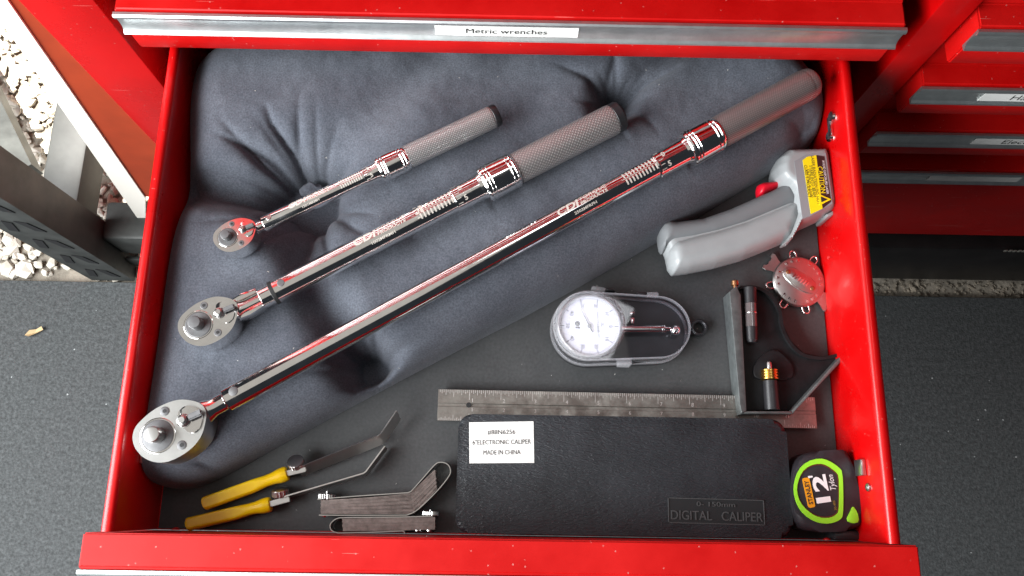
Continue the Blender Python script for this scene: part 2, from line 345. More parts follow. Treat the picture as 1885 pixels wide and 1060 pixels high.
# ------------------------------------------------------------------ tool cabinet
YB = 0.378                                    # plane of the closed drawer fronts' backs
cab = thing('tool_cabinet', 'red steel tool cabinet with two banks of closed drawers behind the open drawer', 'tool cabinet', (0, .6, FZ))
def front_profile(top, lift, flange):
    back = [(0, .0838), (.003, .0838), (.003, top)] if flange else [(0, top)]
    return back+[(.0228, top), (.0245, top-.0018), (.0245, .0265+lift), (.0262, .0240+lift), (.0262, .004), (.0245, .0015), (0, .0015)]
PULL = [(.0246, .0490), (.0270, .0490), (.0282, .0476), (.0282, .0452), (.0268, .0440), (.0262, .0425), (.0258, .0380), (.0262, .0330), (.0275, .0300), (.0296, .0288), (.0302, .0278), (.0294, .0268), (.0246, .0268)]
def profile_bar(bm, prof, x0, x1, y, z, bev=0):
    """sweep an (outward, up) profile along X; outward is -Y"""
    A = [bm.verts.new((x0, y-o, z+h)) for o, h in prof]; B = [bm.verts.new((x1, y-o, z+h)) for o, h in prof]; n = len(prof)
    for i in range(n): bm.faces.new((A[i], A[(i+1) % n], B[(i+1) % n], B[i]))
    bm.faces.new(A[::-1]); bm.faces.new(B); bmesh.ops.recalc_face_normals(bm, faces=bm.faces[:])
    return bm
def front(x0, x1, zb, y, parent, name='drawer', extra=0.0, paint=None, lift=0.0):
    pr = [(o, h if h > .02 else h-extra) for o, h in front_profile(.0500+lift, lift, lift == 0)]
    b = nb(); profile_bar(b, pr, x0, x1, y, zb)
    bmesh.ops.bevel(b, geom=[e for e in b.edges if e.is_manifold and e.calc_face_angle(0) > .3], offset=.0014, segments=2, affect='EDGES', clamp_overlap=True)
    d = obj(name, b, paint or REDW, parent, smooth=40)
    b = nb(); profile_bar(b, [(o, h+lift) for o, h in PULL], x0-.001, x1+.001, y, zb); obj('pull', b, ALU, d, smooth=25)
    return d
def card(d, x0, x1, zb, y, txt=None, tsize=.0085, tx=None):
    """paper strip in the pull's label channel, leaning like the channel"""
    a = np.array([0, y-.02700, zb+.0436]); c = np.array([0, y-.02710, zb+.0310])
    up = a-c; up /= np.linalg.norm(up); nrm = np.cross(np.array([1., 0, 0]), up)
    b = nb(); o = (a+c)/2+np.array([(x0+x1)/2, 0, 0])
    prism(b, [(-(x1-x0)/2, -.0063), ((x1-x0)/2, -.0063), ((x1-x0)/2, .0063), (-(x1-x0)/2, .0063)], 0, .0003, frame=(o, np.array([1., 0, 0]), up, nrm))
    obj('label_card', b, WHITE, d, smooth=0)
    if txt:
        me = text_pts(txt, tsize, 0.0, 1.12); o2 = o+nrm*.0006+np.array([(tx or 0)-(x0+x1)/2 if tx is not None else 0, 0, 0])
        e = np.array([1., 0, 0]); me.transform(Matrix([[e[i], up[i], nrm[i], o2[i]] for i in range(3)]+[[0, 0, 0, 1]])); obj('label_lettering', me, INK, d, smooth=0)
XD = .2965
ROWS = [.0815, .1670, .2525, .3380, .4235, .5090]
for k, zb in enumerate(ROWS):
    d = front(-XD, XD, zb, YB, cab)
    if k == 0: card(d, PY(801, 60, .350)[0], PY(1064, 66, .350)[0], zb, YB, 'Metric wrenches', .0082, PY(932, 61, .35)[0])
XR0, XR1 = .352, .95
for k, zb in enumerate([.0815, -.0040, -.0895, -.1800]+ROWS[1:]):
    d = front(XR0, XR1, zb, YB, cab, extra=(.150 if k == 3 else 0), paint=REDW)
    if k == 1: card(d, PY(1803, 183, .35)[0], PY(1803, 183, .35)[0]+.14, zb, YB, 'Han', .0115, PY(1803, 183, .35)[0]+.036)
    if k == 2: card(d, PY(1790, 263, .35)[0], PY(1790, 263, .35)[0]+.14, zb, YB, 'Elect', .0115, PY(1790, 263, .35)[0]+.040)
    if k == 3: card(d, PY(1710, 328, .35)[0], PY(1880, 330, .35)[0], zb, YB)
YP = .366
for nm, xa, xb in (('post', -.374, -.316), ('post', .3185, .3475), ('post', .962, 1.01)):
    b = nb(); box(b, xa, xb, YP, YP+.05, -.345, .62, .0015); obj(nm, b, RED, cab)
def wallbox(nm, *a, m=RED): return obj(nm, box(nb(), *a), m, cab)
wallbox('side_wall', -.3735, -.371, YP+.0505, .84, -.345, .62); wallbox('side_wall', 1.007, 1.0095, YP+.0505, .84, -.345, .62)
wallbox('back_wall', -.3705, 1.0065, .836, .8395, -.345, .62); wallbox('top_panel', -.376, 1.012, YP-.004, .843, .6205, .64)
wallbox('bottom_panel', -.3705, 1.0065, YP+.002, .835, -.3495, -.3455); wallbox('divider_wall', .331, .334, YP+.0505, .835, -.345, .62)
wallbox('bay_floor', -.3705, .3305, YP+.0505, .835, -.030, -.027)
# closed drawer below the open one, and the dark plinth under the cabinet
front(-XD, XD, -.0895, YB, cab); front(-XD, XD, -.18, YB, cab, extra=.15)
b = nb(); box(b, -.30, 1.0, .340, .40, FZ+.003, -.352, .006); obj('plinth', b, mat('black_plinth', (.016, .014, .014), .45, .2, var=.3, vscale=30, bump=.1), cab)
# model lettering on the plinth (unreadable in the photograph: only its raised strokes)
b = nb(); q = PY(1866, 461, .340)
for i in range(5): box(b, q[0]-.012+i*.006, q[0]-.009+i*.006, .3388, .3401, q[2]-.003, q[2]+.002+.001*(i % 2))
obj('plinth_badge', b, mat('worn_badge', (.35, .34, .30), .5, .5), cab, smooth=0)
# flared side skirt with its pale edge, left of the left post
def ypoly(pts, Y, th):
    return [PY(x, y, Y) for x, y in pts], th
def yprism(bm, pts3, y0, y1):
    A = [bm.verts.new((p[0], y0, p[2])) for p in pts3]; B = [bm.verts.new((p[0], y1, p[2])) for p in pts3]; n = len(A)
    for i in range(n): bm.faces.new((A[i], A[(i+1) % n], B[(i+1) % n], B[i]))
    bm.faces.new(A[::-1]); bm.faces.new(B); bmesh.ops.recalc_face_normals(bm, faces=bm.faces[:]); return bm
YS = YP+.012
def lin(p, q, t): return p+(q-p)*t
c0, c1 = PY(18, 0, YS), PY(261, 351, YS); w0, w1 = PY(-22, 0, YS), PY(261, 410, YS)
cT, cBt = lin(c0, c1, -.8), lin(c0, c1, 1.05); wT, wB = lin(w0, w1, -.8), lin(w0, w1, 1.05)
b = nb(); yprism(b, [np.array([-.376, 0, cT[2]]), np.array([min(cT[0], -.377), 0, cT[2]]), cBt, np.array([-.376, 0, cBt[2]])], YS, YS+.0025); obj('side_skirt', b, mat('skirt_orange_red', (.30, .035, .008), .5, 0, var=.15, vscale=12), cab, smooth=0)  # skirt darker and more orange than the posts
b = nb(); yprism(b, [cT+[-.0005, 0, 0], wT, wB, cBt+[-.0005, 0, 0]], YS-.002, YS+.004); obj('skirt_edge', b, WEDGE, cab, smooth=0)

# ------------------------------------------------------------------ the open drawer
XI, YF, YBK, ZR = .2695, -.0190, .80, .0750
dr = thing('open_drawer', 'red steel drawer pulled open with its bright trim and tools inside', 'drawer', (0, .15, -.003))
b = nb(); box(b, -XI-.001, XI+.001, YF-.0005, .62, -.0030, -.0015); obj('bottom', b, RED, dr)
for sg in (-1, 1):
    prof = [(XI, -.001), (XI, ZR-.004), (XI+.001, ZR-.001), (XI+.003, ZR), (XI+.0065, ZR), (XI+.0085, ZR-.0015), (XI+.0085, ZR-.008), (XI+.0075, ZR-.008), (XI+.0075, ZR-.003), (XI+.0015, ZR-.003), (XI+.0015, -.001)]
    b = nb(); A = [b.verts.new((sg*x, YF-.0003, z)) for x, z in prof]; B = [b.verts.new((sg*x, .62, z)) for x, z in prof]
    for i in range(len(A)): b.faces.new((A[i], A[(i+1) % len(A)], B[(i+1) % len(A)], B[i]))
    b.faces.new(A); b.faces.new(B[::-1]); bmesh.ops.recalc_face_normals(b, faces=b.faces[:])
    w = obj('side_wall', b, RED, dr, smooth=50)
    b = nb(); xa, xb = sorted((sg*(XI+.010), sg*(XI+.0165))); box(b, xa, xb, .185, .60, .012, .050, .002); box(b, *sorted((sg*(XI+.0170), sg*(XI+.020))), .186, .60, .022, .040, .001); obj('slide_rail', b, ALU if sg < 0 else mat('dark_slide', (.2, .16, .15), .4, .9), dr)
b = nb(); box(b, -XI, XI, .618, .6195, -.001, ZR); obj('back_wall', b, RED, dr)
fr = front(-.2895, .2895, -.0040, YF-.0010, dr, 'front_panel', paint=REDW, lift=.0292)
# clip tabs, rivets and latch on the walls
b = nb(); q = PX(1588, 857, XI); box(b, XI-.004, XI-.0003, q[1]-.0075, q[1]+.0045, q[2]-.006, q[2]+.006, .0008); obj('wall_tab', b, SATIN, dr)
q = PX(262, 838, -XI); b = nb(); box(b, -XI+.0003, -XI+.007, q[1]-.006, q[1]+.006, q[2]-.005, q[2]+.005, .0008); obj('wall_tab', b, SATIN, dr)
for (px, py) in ((1600, 897),):
    q = PX(px, py, XI); b = nb(); lathe(b, (XI-.0003, q[1], q[2]), (-1, 0, 0), [(0, .0032), (.0012, .003), (.002, .0018), (.0023, .0002)], 16); obj('rivet', b, SATIN, dr)
q = PX(1532, 235, XI); b = nb()
for dy, dz in ((.008, .004), (-.006, -.004)): lathe(b, (XI-.0003, q[1]+dy, q[2]+dz), (-1, 0, 0), [(0, .0050), (.002, .0046), (.003, .003), (.0031, .0005)], 14)
box(b, XI-.003, XI-.0004, q[1]-.008, q[1]+.010, q[2]-.003, q[2]+.003, .0008); obj('latch', b, CHROME, dr)
for sx_ in (-1, 1):
    b = nb(); lathe(b, (sx_*.248, YF-.0001, .018), (0, 1, 0), [(0, .003), (.001, .0028), (.0018, .0014), (.002, .0002)], 14); obj('rivet', b, RED, dr)
ln = obj('drawer_liner', box(nb(), -XI+.001, XI-.001, YF+.0005, .60, -.0012, 0.0), LINER); tag(ln, 'dark grey rubber liner covering the floor of the open drawer', 'liner')

# ------------------------------------------------------------------ torque wrenches (shape data, used by the cushion too)
ZA = .070
def frame_of(p, q, z=ZA):
    a, b_ = P(*p, z), P(*q, z); e1 = b_-a; L_ = np.linalg.norm(e1); e1 = e1/L_; e3 = np.array([0, 0, 1.]); return a, e1, np.cross(e3, e1), e3, L_
def along(fr_, px, z=ZA): return float((P(*px, z)-fr_[0])@fr_[1])
def pr(px, rpx, z=ZA):
    p = P(*px, z); d = (p-np.array([0, 0, HC]))@FF; return rpx/FL*d
WR = {
 'small':  dict(drive=(420.3, 437.6), end=(915, 211), tube0=(485, 414), tr=15.2, sleeve=(670, 326), sr=16.2, col0=(700, 315), cr=24.5, col1=(747, 291), grip0=(752, 289), gr=21.5, grip1=(906, 215), hs=.625),
 'medium': dict(drive=(366, 598), end=(1141, 213), tube0=(506, 538), tr=22, sleeve=(836, 370), sr=23.5, col0=(891, 343), cr=34, col1=(947, 314), grip0=(955, 310), gr=29.5, grip1=(1128, 220), hs=.85),
 'large':  dict(drive=(291.7, 801.8), end=(1494, 151), tube0=(417, 737), tr=22.5, sleeve=(1205, 306), sr=24, col0=(1265, 276), cr=34, col1=(1318, 248), grip0=(1326, 243), gr=30.5, grip1=(1483, 157), hs=1.0),
}
for k, w in WR.items():
    w['fr'] = frame_of(w['tube0'], w['end']); w['rt'] = pr(w['tube0'], w['tr'])
    for a_, r_ in (('sleeve', 'sr'), ('col0', 'cr'), ('col1', 'cr'), ('grip0', 'gr'), ('grip1', 'gr')): w[a_+'_r'] = pr(w[a_], w[r_])

# ------------------------------------------------------------------ cushion
OUT = [(372, 118), (352, 165), (345, 215), (350, 290), (347, 345), (330, 410), (308, 480), (288, 580), (279, 680), (266, 760), (250, 850), (262, 888), (318, 903), (385, 884), (500, 818), (690, 716), (830, 642), (1000, 556), (1230, 426), (1360, 345), (1500, 262), (1518, 225), (1514, 170), (1470, 120)]
op = [P(x, y, .022)[:2] for x, y in OUT]
op = [np.array([-.246, .56])]+[np.array([-.243, .40])]+op+[np.array([.262, .38]), np.array([.262, .56])]
op = smooth_poly(op, 2); opa = np.array(op)
RES = .0017
gx = np.arange(-.268, .268, RES); gy = np.arange(YF+.004, .54, RES)
X, Y = np.meshgrid(gx, gy)
def poly_sd(X, Y, poly):
    d = np.full(X.shape, 1e9); ins = np.zeros(X.shape, bool); n = len(poly)
    for i in range(n):
        a, b_ = poly[i], poly[(i+1) % n]; e = b_-a; t = np.clip(((X-a[0])*e[0]+(Y-a[1])*e[1])/(e@e+1e-12), 0, 1)
        d = np.minimum(d, np.hypot(X-a[0]-t*e[0], Y-a[1]-t*e[1]))
        c = ((a[1] > Y) != (b_[1] > Y)) & (X < (b_[0]-a[0])*(Y-a[1])/(b_[1]-a[1]+1e-15)+a[0]); ins ^= c
    return np.where(ins, d, -d)
def vnoise(X, Y, sc, seed):
    r = np.random.default_rng(seed); G = r.uniform(-1, 1, (80, 80)); u, v = (X+1)*sc % 79, (Y+1)*sc % 79
    i, j = u.astype(int), v.astype(int); fu, fv = u-i, v-j; fu, fv = fu*fu*(3-2*fu), fv*fv*(3-2*fv); i2, j2 = (i+1) % 80, (j+1) % 80
    return G[i, j]*(1-fu)*(1-fv)+G[i2, j]*fu*(1-fv)+G[i, j2]*(1-fu)*fv+G[i2, j2]*fu*fv
SD = poly_sd(X, Y, opa)
HT = .060
rr_ = .040+.006*vnoise(X, Y, 14, 3)
tt = np.clip(SD/rr_, 0, 1); Hh = HT*(1-(1-tt)**2.3)**(1/2.3)
Hh += np.where(SD > 0, 1, 0)*tt*(.0055*vnoise(X, Y, 13, 1)+.0006*vnoise(X, Y, 42, 2)+.00025*vnoise(X, Y, 150, 9))
def segd(a, b_):
    a, b_ = np.array(a[:2]), np.array(b_[:2]); e = b_-a; t = np.clip(((X-a[0])*e[0]+(Y-a[1])*e[1])/(e@e), 0, 1)
    return np.hypot(X-a[0]-t*e[0], Y-a[1]-t*e[1]), t
def valley(pts, depth, sig, d0=1.0, d1=1.0, z=.055):
    global Hh
    pts = [P(*p, z) for p in pts]; best = np.full(X.shape, 1e9)
    for i in range(len(pts)-1):
        d, t = segd(pts[i], pts[i+1]); k = d0+(d1-d0)*(i+t)/(len(pts)-1); best = np.minimum(best, d/np.maximum(k, .2))
    Hh = Hh-depth*np.exp(-(best/sig)**2)*np.clip(SD/.01, 0, 1)
def crease(pts, depth, sig, z=.05):
    """a fold: sharp line that tapers out along its length"""
    global Hh
    pts = [P(*p, z) for p in pts]; add = np.zeros(X.shape); n = len(pts)-1
    for i in range(n):
        d, t = segd(pts[i], pts[i+1]); k = 1-(i+t)/n; add = np.maximum(add, depth*np.clip(k, 0, 1)**1.05*np.exp(-np.abs(d/(sig*(.5+.7*k)))**1.0))
    Hh = Hh-add*np.clip(SD/.01, 0, 1)
T1 = (560, 345)
def dimple(c, depth, sig, z=.05):
    global Hh
    p = P(*c, z); d = np.hypot(X-p[0], Y-p[1]); Hh = Hh-depth*np.exp(-(d/sig)**2)*np.clip(SD/.01, 0, 1)
dimple(T1, .030, .036); dimple(T1, .012, .011)
valley([T1, (548, 430), (585, 540), (640, 620), (690, 700)], .021, .017)
valley([T1, (450, 352), (345, 338)], .023, .014)
valley([T1, (640, 250), (760, 150), (800, 100)], .008, .020); valley([(760, 420), (900, 330), (1130, 190)], .006, .016)
dimple((672, 668), .022, .022); dimple((1135, 185), .018, .020); dimple((1500, 232), .012, .015)
valley([(1120, 200), (1190, 130), (1260, 80)], .009, .012)
for pts, dp in (([T1, (500, 290), (390, 250)], .009), ([T1, (535, 275), (505, 235), (495, 200)], .008), ([T1, (460, 325), (360, 310)], .007), ([T1, (470, 360), (350, 352)], .009), ([T1, (470, 395), (352, 415)], .006),
                ([T1, (600, 460), (602, 540)], .008), ([T1, (560, 440), (545, 500)], .007), ([T1, (640, 385), (700, 400)], .006), ([T1, (620, 310), (660, 290)], .006), ([T1, (580, 310), (610, 262)], .004), ([T1, (515, 320), (430, 262)], .005),
                ([T1, (540, 290), (560, 215)], .005), ([T1, (480, 300), (400, 215)], .006), ([T1, (440, 340), (352, 330)], .006), ([T1, (520, 410), (470, 470)], .006), ([T1, (640, 330), (720, 345)], .005), ([T1, (650, 420), (720, 460)], .005), ([(672, 668), (690, 600), (720, 545)], .006), ([(672, 668), (620, 640), (560, 640)], .006), ([(672, 668), (640, 720), (600, 750)], .006), ([(672, 668), (730, 640), (800, 610)], .005),
                ([(1135, 185), (1190, 150), (1260, 120)], .007), ([(1135, 185), (1120, 150), (1130, 110)], .006), ([(1135, 185), (1080, 150), (1010, 120)], .004), ([(395, 872), (360, 850), (330, 850)], .006), ([(1500, 240), (1450, 262), (1400, 300)], .005)):
    crease(pts, dp*2.4, .0046)
# puckers gathered round every tuft
def pucker(c, n, l0, l1, d0, d1, seed):
    global Hh
    r = np.random.default_rng(seed); p = P(*c, .045); add = np.zeros(X.shape)
    for i in range(n):
        a = 2*math.pi*(i+r.uniform(-.3, .3))/n; L_ = r.uniform(l0, l1); bend = r.uniform(-.25, .25); dp = r.uniform(d0, d1)
        dx, dy = X-p[0], Y-p[1]; u = dx*math.cos(a)+dy*math.sin(a); v = -dx*math.sin(a)+dy*math.cos(a)-bend*u*u/L_
        k = np.clip(1-u/L_, 0, 1)*np.clip(u/.006, 0, 1); add += dp*k*np.exp(-np.abs(v)/(.0022+.035*np.clip(u, 0, 1)))
    Hh = Hh-np.minimum(add, .016)*np.clip(SD/.01, 0, 1)
pucker(T1, 15, .035, .085, .004, .0105, 4); pucker((672, 668), 11, .025, .05, .003, .008, 5); pucker((1135, 185), 11, .025, .055, .003, .008, 6); pucker((1500, 232), 8, .02, .035, .002, .005, 8)
# it gives way under the wrenches
def press(w):
    global Hh
    o, e1, e2, e3, L_ = w['fr']; s = (X-o[0])*e1[0]+(Y-o[1])*e1[1]; q = (X-o[0])*e2[0]+(Y-o[1])*e2[1]
    sl, s0, s1, sg = along(w['fr'], w['sleeve']), along(w['fr'], w['col0']), along(w['fr'], w['col1']), L_
    r = np.interp(s, [-.03, 0, s0-.004, s0, s1, s1+.006, sg], [w['rt'], w['rt'], w['sleeve_r'], w['col0_r'], w['col1_r'], w['grip0_r'], w['grip1_r']])
    lo = ZA-r*.96+.21*r*(np.abs(q)/r)**2.0+np.clip(np.maximum(-.05-s, s-sg)/.004, 0, 50)*.02
    Hh = np.where(np.abs(q) < 5*r, -np.logaddexp(-Hh/.0022, -lo/.0022)*.0022, Hh)
    p = P(*w['drive'], ZA); hs = w['hs']*.021; d = np.hypot(X-p[0], Y-p[1]); lo2 = ZA-.0135*max(w['hs'], .7)+.030*np.clip(d/hs-1.02, 0, 3)
    Hh = np.minimum(Hh, lo2)
for w in WR.values(): press(w)
Hh = np.where(SD > 0, np.maximum(Hh, .0015), -.0)
GY, GX = np.gradient(SD, RES)
cell = (SD[:-1, :-1] > 0) | (SD[:-1, 1:] > 0) | (SD[1:, 1:] > 0) | (SD[1:, :-1] > 0)
ok = np.zeros(X.shape, bool)
ok[:-1, :-1] |= cell; ok[:-1, 1:] |= cell; ok[1:, 1:] |= cell; ok[1:, :-1] |= cell
gl = np.hypot(GX, GY)+1e-9; mv = np.where(SD < 0, -SD, 0)/gl; X = X+GX/gl*mv; Y = Y+GY/gl*mv
idx = -np.ones(X.shape, int); idx[ok] = np.arange(ok.sum())
V = np.stack([X[ok], Y[ok], np.maximum(Hh[ok], .0008)], 1)
q = np.stack([idx[:-1, :-1], idx[:-1, 1:], idx[1:, 1:], idx[1:, :-1]], -1).reshape(-1, 4); q = q[(q >= 0).all(1)]
me = bpy.data.meshes.new('cushion'); me.from_pydata(V.tolist(), [], q.tolist())
cu = thing('seat_cushion', 'tufted blue-grey plush cushion padding the drawer under the wrenches', 'cushion', (-.05, .2, .0005))
obj('padding', me, FABRIC, cu, smooth=180)
p = P(*T1, .03); b = nb(); hz = .012
bmesh.ops.create_icosphere(b, subdivisions=3, radius=.010)
for v in b.verts:
    n_ = .85+.16*math.sin(v.co.x*620+v.co.y*300)*math.cos(v.co.y*560+v.co.z*400); v.co = Vector((v.co.x*1.3*n_+p[0]+.004, v.co.y*.8*n_+p[1]+.002, v.co.z*.6*n_+hz+.006))
obj('tuft_knot', b, FABRIC, cu)

# ------------------------------------------------------------------ build the wrenches
HEADPX = [(90, 640), (100, 730), (140, 810), (240, 910), (400, 955), (560, 920), (740, 815), (860, 690), (915, 560), (945, 400), (925, 315), (860, 255), (740, 225), (620, 220), (480, 262), (330, 340), (200, 450), (120, 540)]
RECPX = [(615, 400), (640, 330), (700, 290), (800, 300), (880, 345), (905, 420), (885, 520), (850, 590), (790, 615), (740, 600), (690, 555), (630, 520)]
def headloc(pts):
    w = WR['large']; o, e1, e2, e3, L_ = w['fr']; c = P(291.7, 801.8, ZA+.012); out = []
    for x, y in pts:
        p = P(230+x/6.236, 700+y/6.236, ZA+.012)-c; out.append((float(p@e1), float(p@e2)))
    return out
HEAD, REC = headloc(HEADPX), headloc(RECPX); (SC1, SC2, KN, LV) = headloc([(463, 355), (660, 745), (690, 465), (915, 368)])
KNURL = {'small': knurl_mat('knurled_grip_bright', (.60, .59, .585), 24, 430, metal=.65, rough=.30, amt=.7), 'medium': knurl_mat('knurled_grip_steel', (.55, .53, .52), 26, 330, metal=.65, rough=.30, amt=.7), 'large': knurl_mat('worn_fine_knurl', (.36, .325, .315), 40, 520, metal=.6, rough=.38, amt=.35)}
NAMES = {'small': 'smallest chrome torque wrench, upper left, round ratchet head by the cushion tuft',
         'medium': 'middle chrome torque wrench with flex head and black ring at its neck',
         'large': 'longest chrome torque wrench lying along the cushion edge, with dark grip'}
MODEL = {'small': '1501MRMH', 'medium': '1002MFRMH', 'large': '2503MFRPH'}
for k, w in WR.items():
    fr_ = w['fr']; o, e1, e2, e3, L_ = fr_; hs = w['hs']; rt = w['rt']
    dc = P(*w['drive'], ZA+.011*hs); dc[2] = ZA
    t = thing('torque_wrench', NAMES[k], 'torque wrench', (dc[0], dc[1], ZA-.012), 'torque wrenches laid on the cushion')
    zt = .0120*hs if k != 'small' else .0085
    HF = (dc, e1*hs, e2*hs, e3)
    b = nb(); prism(b, smooth_poly(HEAD, 2), -zt*1.05, zt, .0022*hs, 3, True, frame=HF); hd = obj('ratchet_head', b, SATIN if k == 'large' else CHROME, t, smooth=35)
    up = dc+e3*zt
    b = nb(); lathe(b, up-e3*.001, e3, [(0, .0112*hs), (.0013, .0112*hs), (.0016, .0106*hs)], 40); obj('gear_face', b, BLUED, hd)
    b = nb(); lathe(b, up-e3*.001, e3, [(0, .0126*hs), (.0011, .0126*hs), (.0013, .0122*hs), (.0013, .0114*hs)], 40, cap=False); obj('retaining_ring', b, CHROME, hd)
    b = nb(); lathe(b, up, e3, [(0, .0056*hs), (.0100*hs, .0056*hs), (.0112*hs, .0050*hs), (.0114*hs, .0040*hs)], 32); obj('drive_stud', b, SATIN if k == 'large' else BLUED, hd)
    for sc in (SC1, SC2):
        c = up+e1*hs*sc[0]+e2*hs*sc[1]
        b = nb(); lathe(b, c-e3*.001, e3, [(0, .0033*hs), (.0013, .0033*hs), (.0015, .0029*hs)], 20); sc_ = obj('screw', b, BLUED, hd)
        b = nb(); prism(b, circle((0, 0), .0015*hs, 6), .0005, .0007, frame=(c, e1, e2, e3)); obj('hex_socket', b, DARK, hd, smooth=0)
    b = nb(); prism(b, smooth_poly(REC, 2), -.001, .0011, .0009*hs, 2, frame=(up, e1*hs, e2*hs, e3)); obj('selector_plate', b, CHROME, hd)
    c = up+e1*hs*KN[0]+e2*hs*KN[1]; lv = up+e1*hs*LV[0]+e2*hs*LV[1]
    b = nb(); lathe(b, c, e3, [(0, .0048*hs), (.0025*hs, .0048*hs), (.004*hs, .0036*hs), (.0055*hs, .0034*hs), (.0062*hs, .0022*hs)], 28); obj('selector_knob', b, SATIN, hd)
    b = nb(); bar(b, c+e3*.0034*hs+(lv-c)*.25, lv+e3*.0040*hs, .0046*hs, .0032*hs)
    bmesh.ops.bevel(b, geom=b.edges[:], offset=.0009*hs, segments=2, affect='EDGES'); obj('selector_lever', b, BLUED, hd)
    # neck: from the head's heel into the tube
    s_h = float((dc-o)@e1); off = float((dc-o)@e2); s_heel = s_h+.030*hs
    b = nb(); lathe(b, o, e1, [(s_heel-.006*hs, .0105*hs), (s_heel+.004*hs, .0088*hs), (-.010 if k != 'medium' else -.022, .0068*hs), (.004, .0068*hs)], 32); obj('neck', b, CHROME, t)
    s_sl, s_c0, s_c1, s_g0, s_g1 = [along(fr_, w[x]) for x in ('sleeve', 'col0', 'col1', 'grip0', 'grip1')]; rs, rc, rg = w['sleeve_r'], w['col0_r'], w['grip0_r']
    b = nb(); lathe(b, o, e1, [(-.0005, rt*.86), (0, rt*.93), (.0008, rt), (s_sl+.002, rt)], 48); tube = obj('tube', b, CHROME, t)
    b = nb(); lathe(b, o, e1, [(s_sl-.0006, rs*.97), (s_sl, rs), (s_sl+.0009, rs), (s_sl+.0013, rs*.985), (s_c0-.004, rs*1.02), (s_c0-.0015, rs*1.12), (s_c0+.001, rs*1.15)], 48); slv = obj('scale_sleeve', b, CHROME, t, smooth=18)
    Lc = s_c1-s_c0; g_ = .0007
    cst = [(s_c0-.0012, rs*1.05), (s_c0-.0008, rc*.94), (s_c0+.0006, rc)]
    for f0 in (.10, .20): cst += [(s_c0+Lc*f0-g_, rc), (s_c0+Lc*f0, rc*.955), (s_c0+Lc*f0+g_, rc)]
    for f0 in (.80, .92): cst += [(s_c0+Lc*f0-g_, rc*.985), (s_c0+Lc*f0, rc*.94), (s_c0+Lc*f0+g_, rc*.985)]
    cst += [(s_c1-.0005, rc*.97), (s_c1+.001, rg*1.01), (s_c1+.002, rg*.9)]
    b = nb(); lathe(b, o, e1, cst, 56); obj('lock_collar', b, CHROME, t, smooth=18)
    b = nb(); lathe(b, o, e1, [(s_c1+.0016, rg*.9), (s_c1+.0018, rg*.985), (s_g0+.004, rg)]+[(s_g0+.004+(s_g1-s_g0-.006)*i/12, rg) for i in range(1, 13)]+[(s_g1-.0005, rg*.985), (s_g1, rg*.95)], 64); obj('knurled_grip', b, KNURL[k], t)
    if k == 'large':
        b = nb(); lathe(b, o, e1, [(s_g1-.0003, rg*.96), (s_g1+.002, rg*.97), (s_g1+.006, rg*.90), (s_g1+.0085, rg*.72), (s_g1+.0095, rg*.4)], 40); obj('end_cap', b, KNURL[k], t)
    else:
        b = nb(); lathe(b, o, e1, [(s_g1-.0003, rg*.94), (s_g1+.0003, rg*.985), (L_-.0005, rg*.985), (L_+.0006, rg*.92), (L_+.0008, rg*.5)], 40); obj('end_cap', b, BLKPL, t)
    # hinge pin showing on top of the tube
    sp_ = .0070*hs+.002; b = nb(); lathe(b, o+e1*sp_+e3*(rt-.0035)+e2*rt*.10, e3+e2*.1, [(0, .0034*hs), (.0036, .0034*hs), (.0038, .0030*hs)], 24); obj('pin', b, BLUED if k != 'small' else SATIN, t)
    if k == 'medium':
        b = nb(); lathe(b, o, e1, [(-.0022, rt*.96), (-.0018, rt*1.03), (.0008, rt*1.03), (.0012, rt*.98)], 48); obj('rubber_ring', b, RUBBER, t)
        b = nb(); lathe(b, o, e1, [(-.0110, rt*.80), (-.0106, rt*.86), (-.0020, rt*.88)], 40); obj('ferrule', b, CHROME, t)
        for sg in (-1, 1):
            b = nb(); prism(b, [(-.030, .0082*sg), (-.030, .0058*sg), (-.026, .0048*sg), (-.0105, .0045*sg), (-.0105, .0078*sg), (-.022, .0092*sg)], -.0058, .0068, .0010, 2, True, frame=(o, e1, e2, e3)); obj('clevis_arm', b, CHROME, t)
    # etched lettering
    rp = rt+.00012; S_ = rt/.0091
    if k == 'small': s_t, u = along(fr_, (533, 388)), .72
    elif k == 'medium': s_t, u = along(fr_, (648, 448)), .65
    else: s_t, u = along(fr_, (1022, 400)), .67
    cdh = .0088*S_*u; a0 = .30 if k != 'large' else .25
    obj('lettering', wrap(text_pts('CDI', cdh*1.55, cdh*.05, 1.25, 'LEFT', .25), o, e1, e2, e3, s_t, a0, rp), ETCH, tube, smooth=0)
    xc = cdh*3.55
    obj('lettering', wrap(text_pts('TORQUE', cdh*.92, 0, 1.15, 'LEFT', .25), o, e1, e2, e3, s_t+xc, a0+.27*cdh/rp*1.0+.04, rp), ETCH, tube, smooth=0)
    obj('lettering', wrap(text_pts('PRODUCTS', cdh*.60, cdh*.015, 1.35, 'LEFT', .1), o, e1, e2, e3, s_t+xc, a0-.36*cdh/rp, rp), ETCH, tube, smooth=0)
    obj('lettering', wrap(text_pts(MODEL[k], cdh*.55, cdh*.01, 1.25, 'LEFT'), o, e1, e2, e3, s_t+xc*.62, a0-1.15*cdh/rp, rp), ETCH, tube, smooth=0)
    # graduation ladder before the sleeve and the figures on it
    n_ = 10; st_ = (.030 if k != 'small' else .019)/n_; R_ = []
    for i in range(n_):
        x = s_sl-.0025-i*st_; R_ += [(x, x+st_*.42, .0012*S_, .0058*S_), (x, x+st_*.42, -.0050*S_, -.0004*S_)]
    R_.append((s_sl-.0022-n_*st_, s_sl-.0015, .0002*S_, .0006*S_))
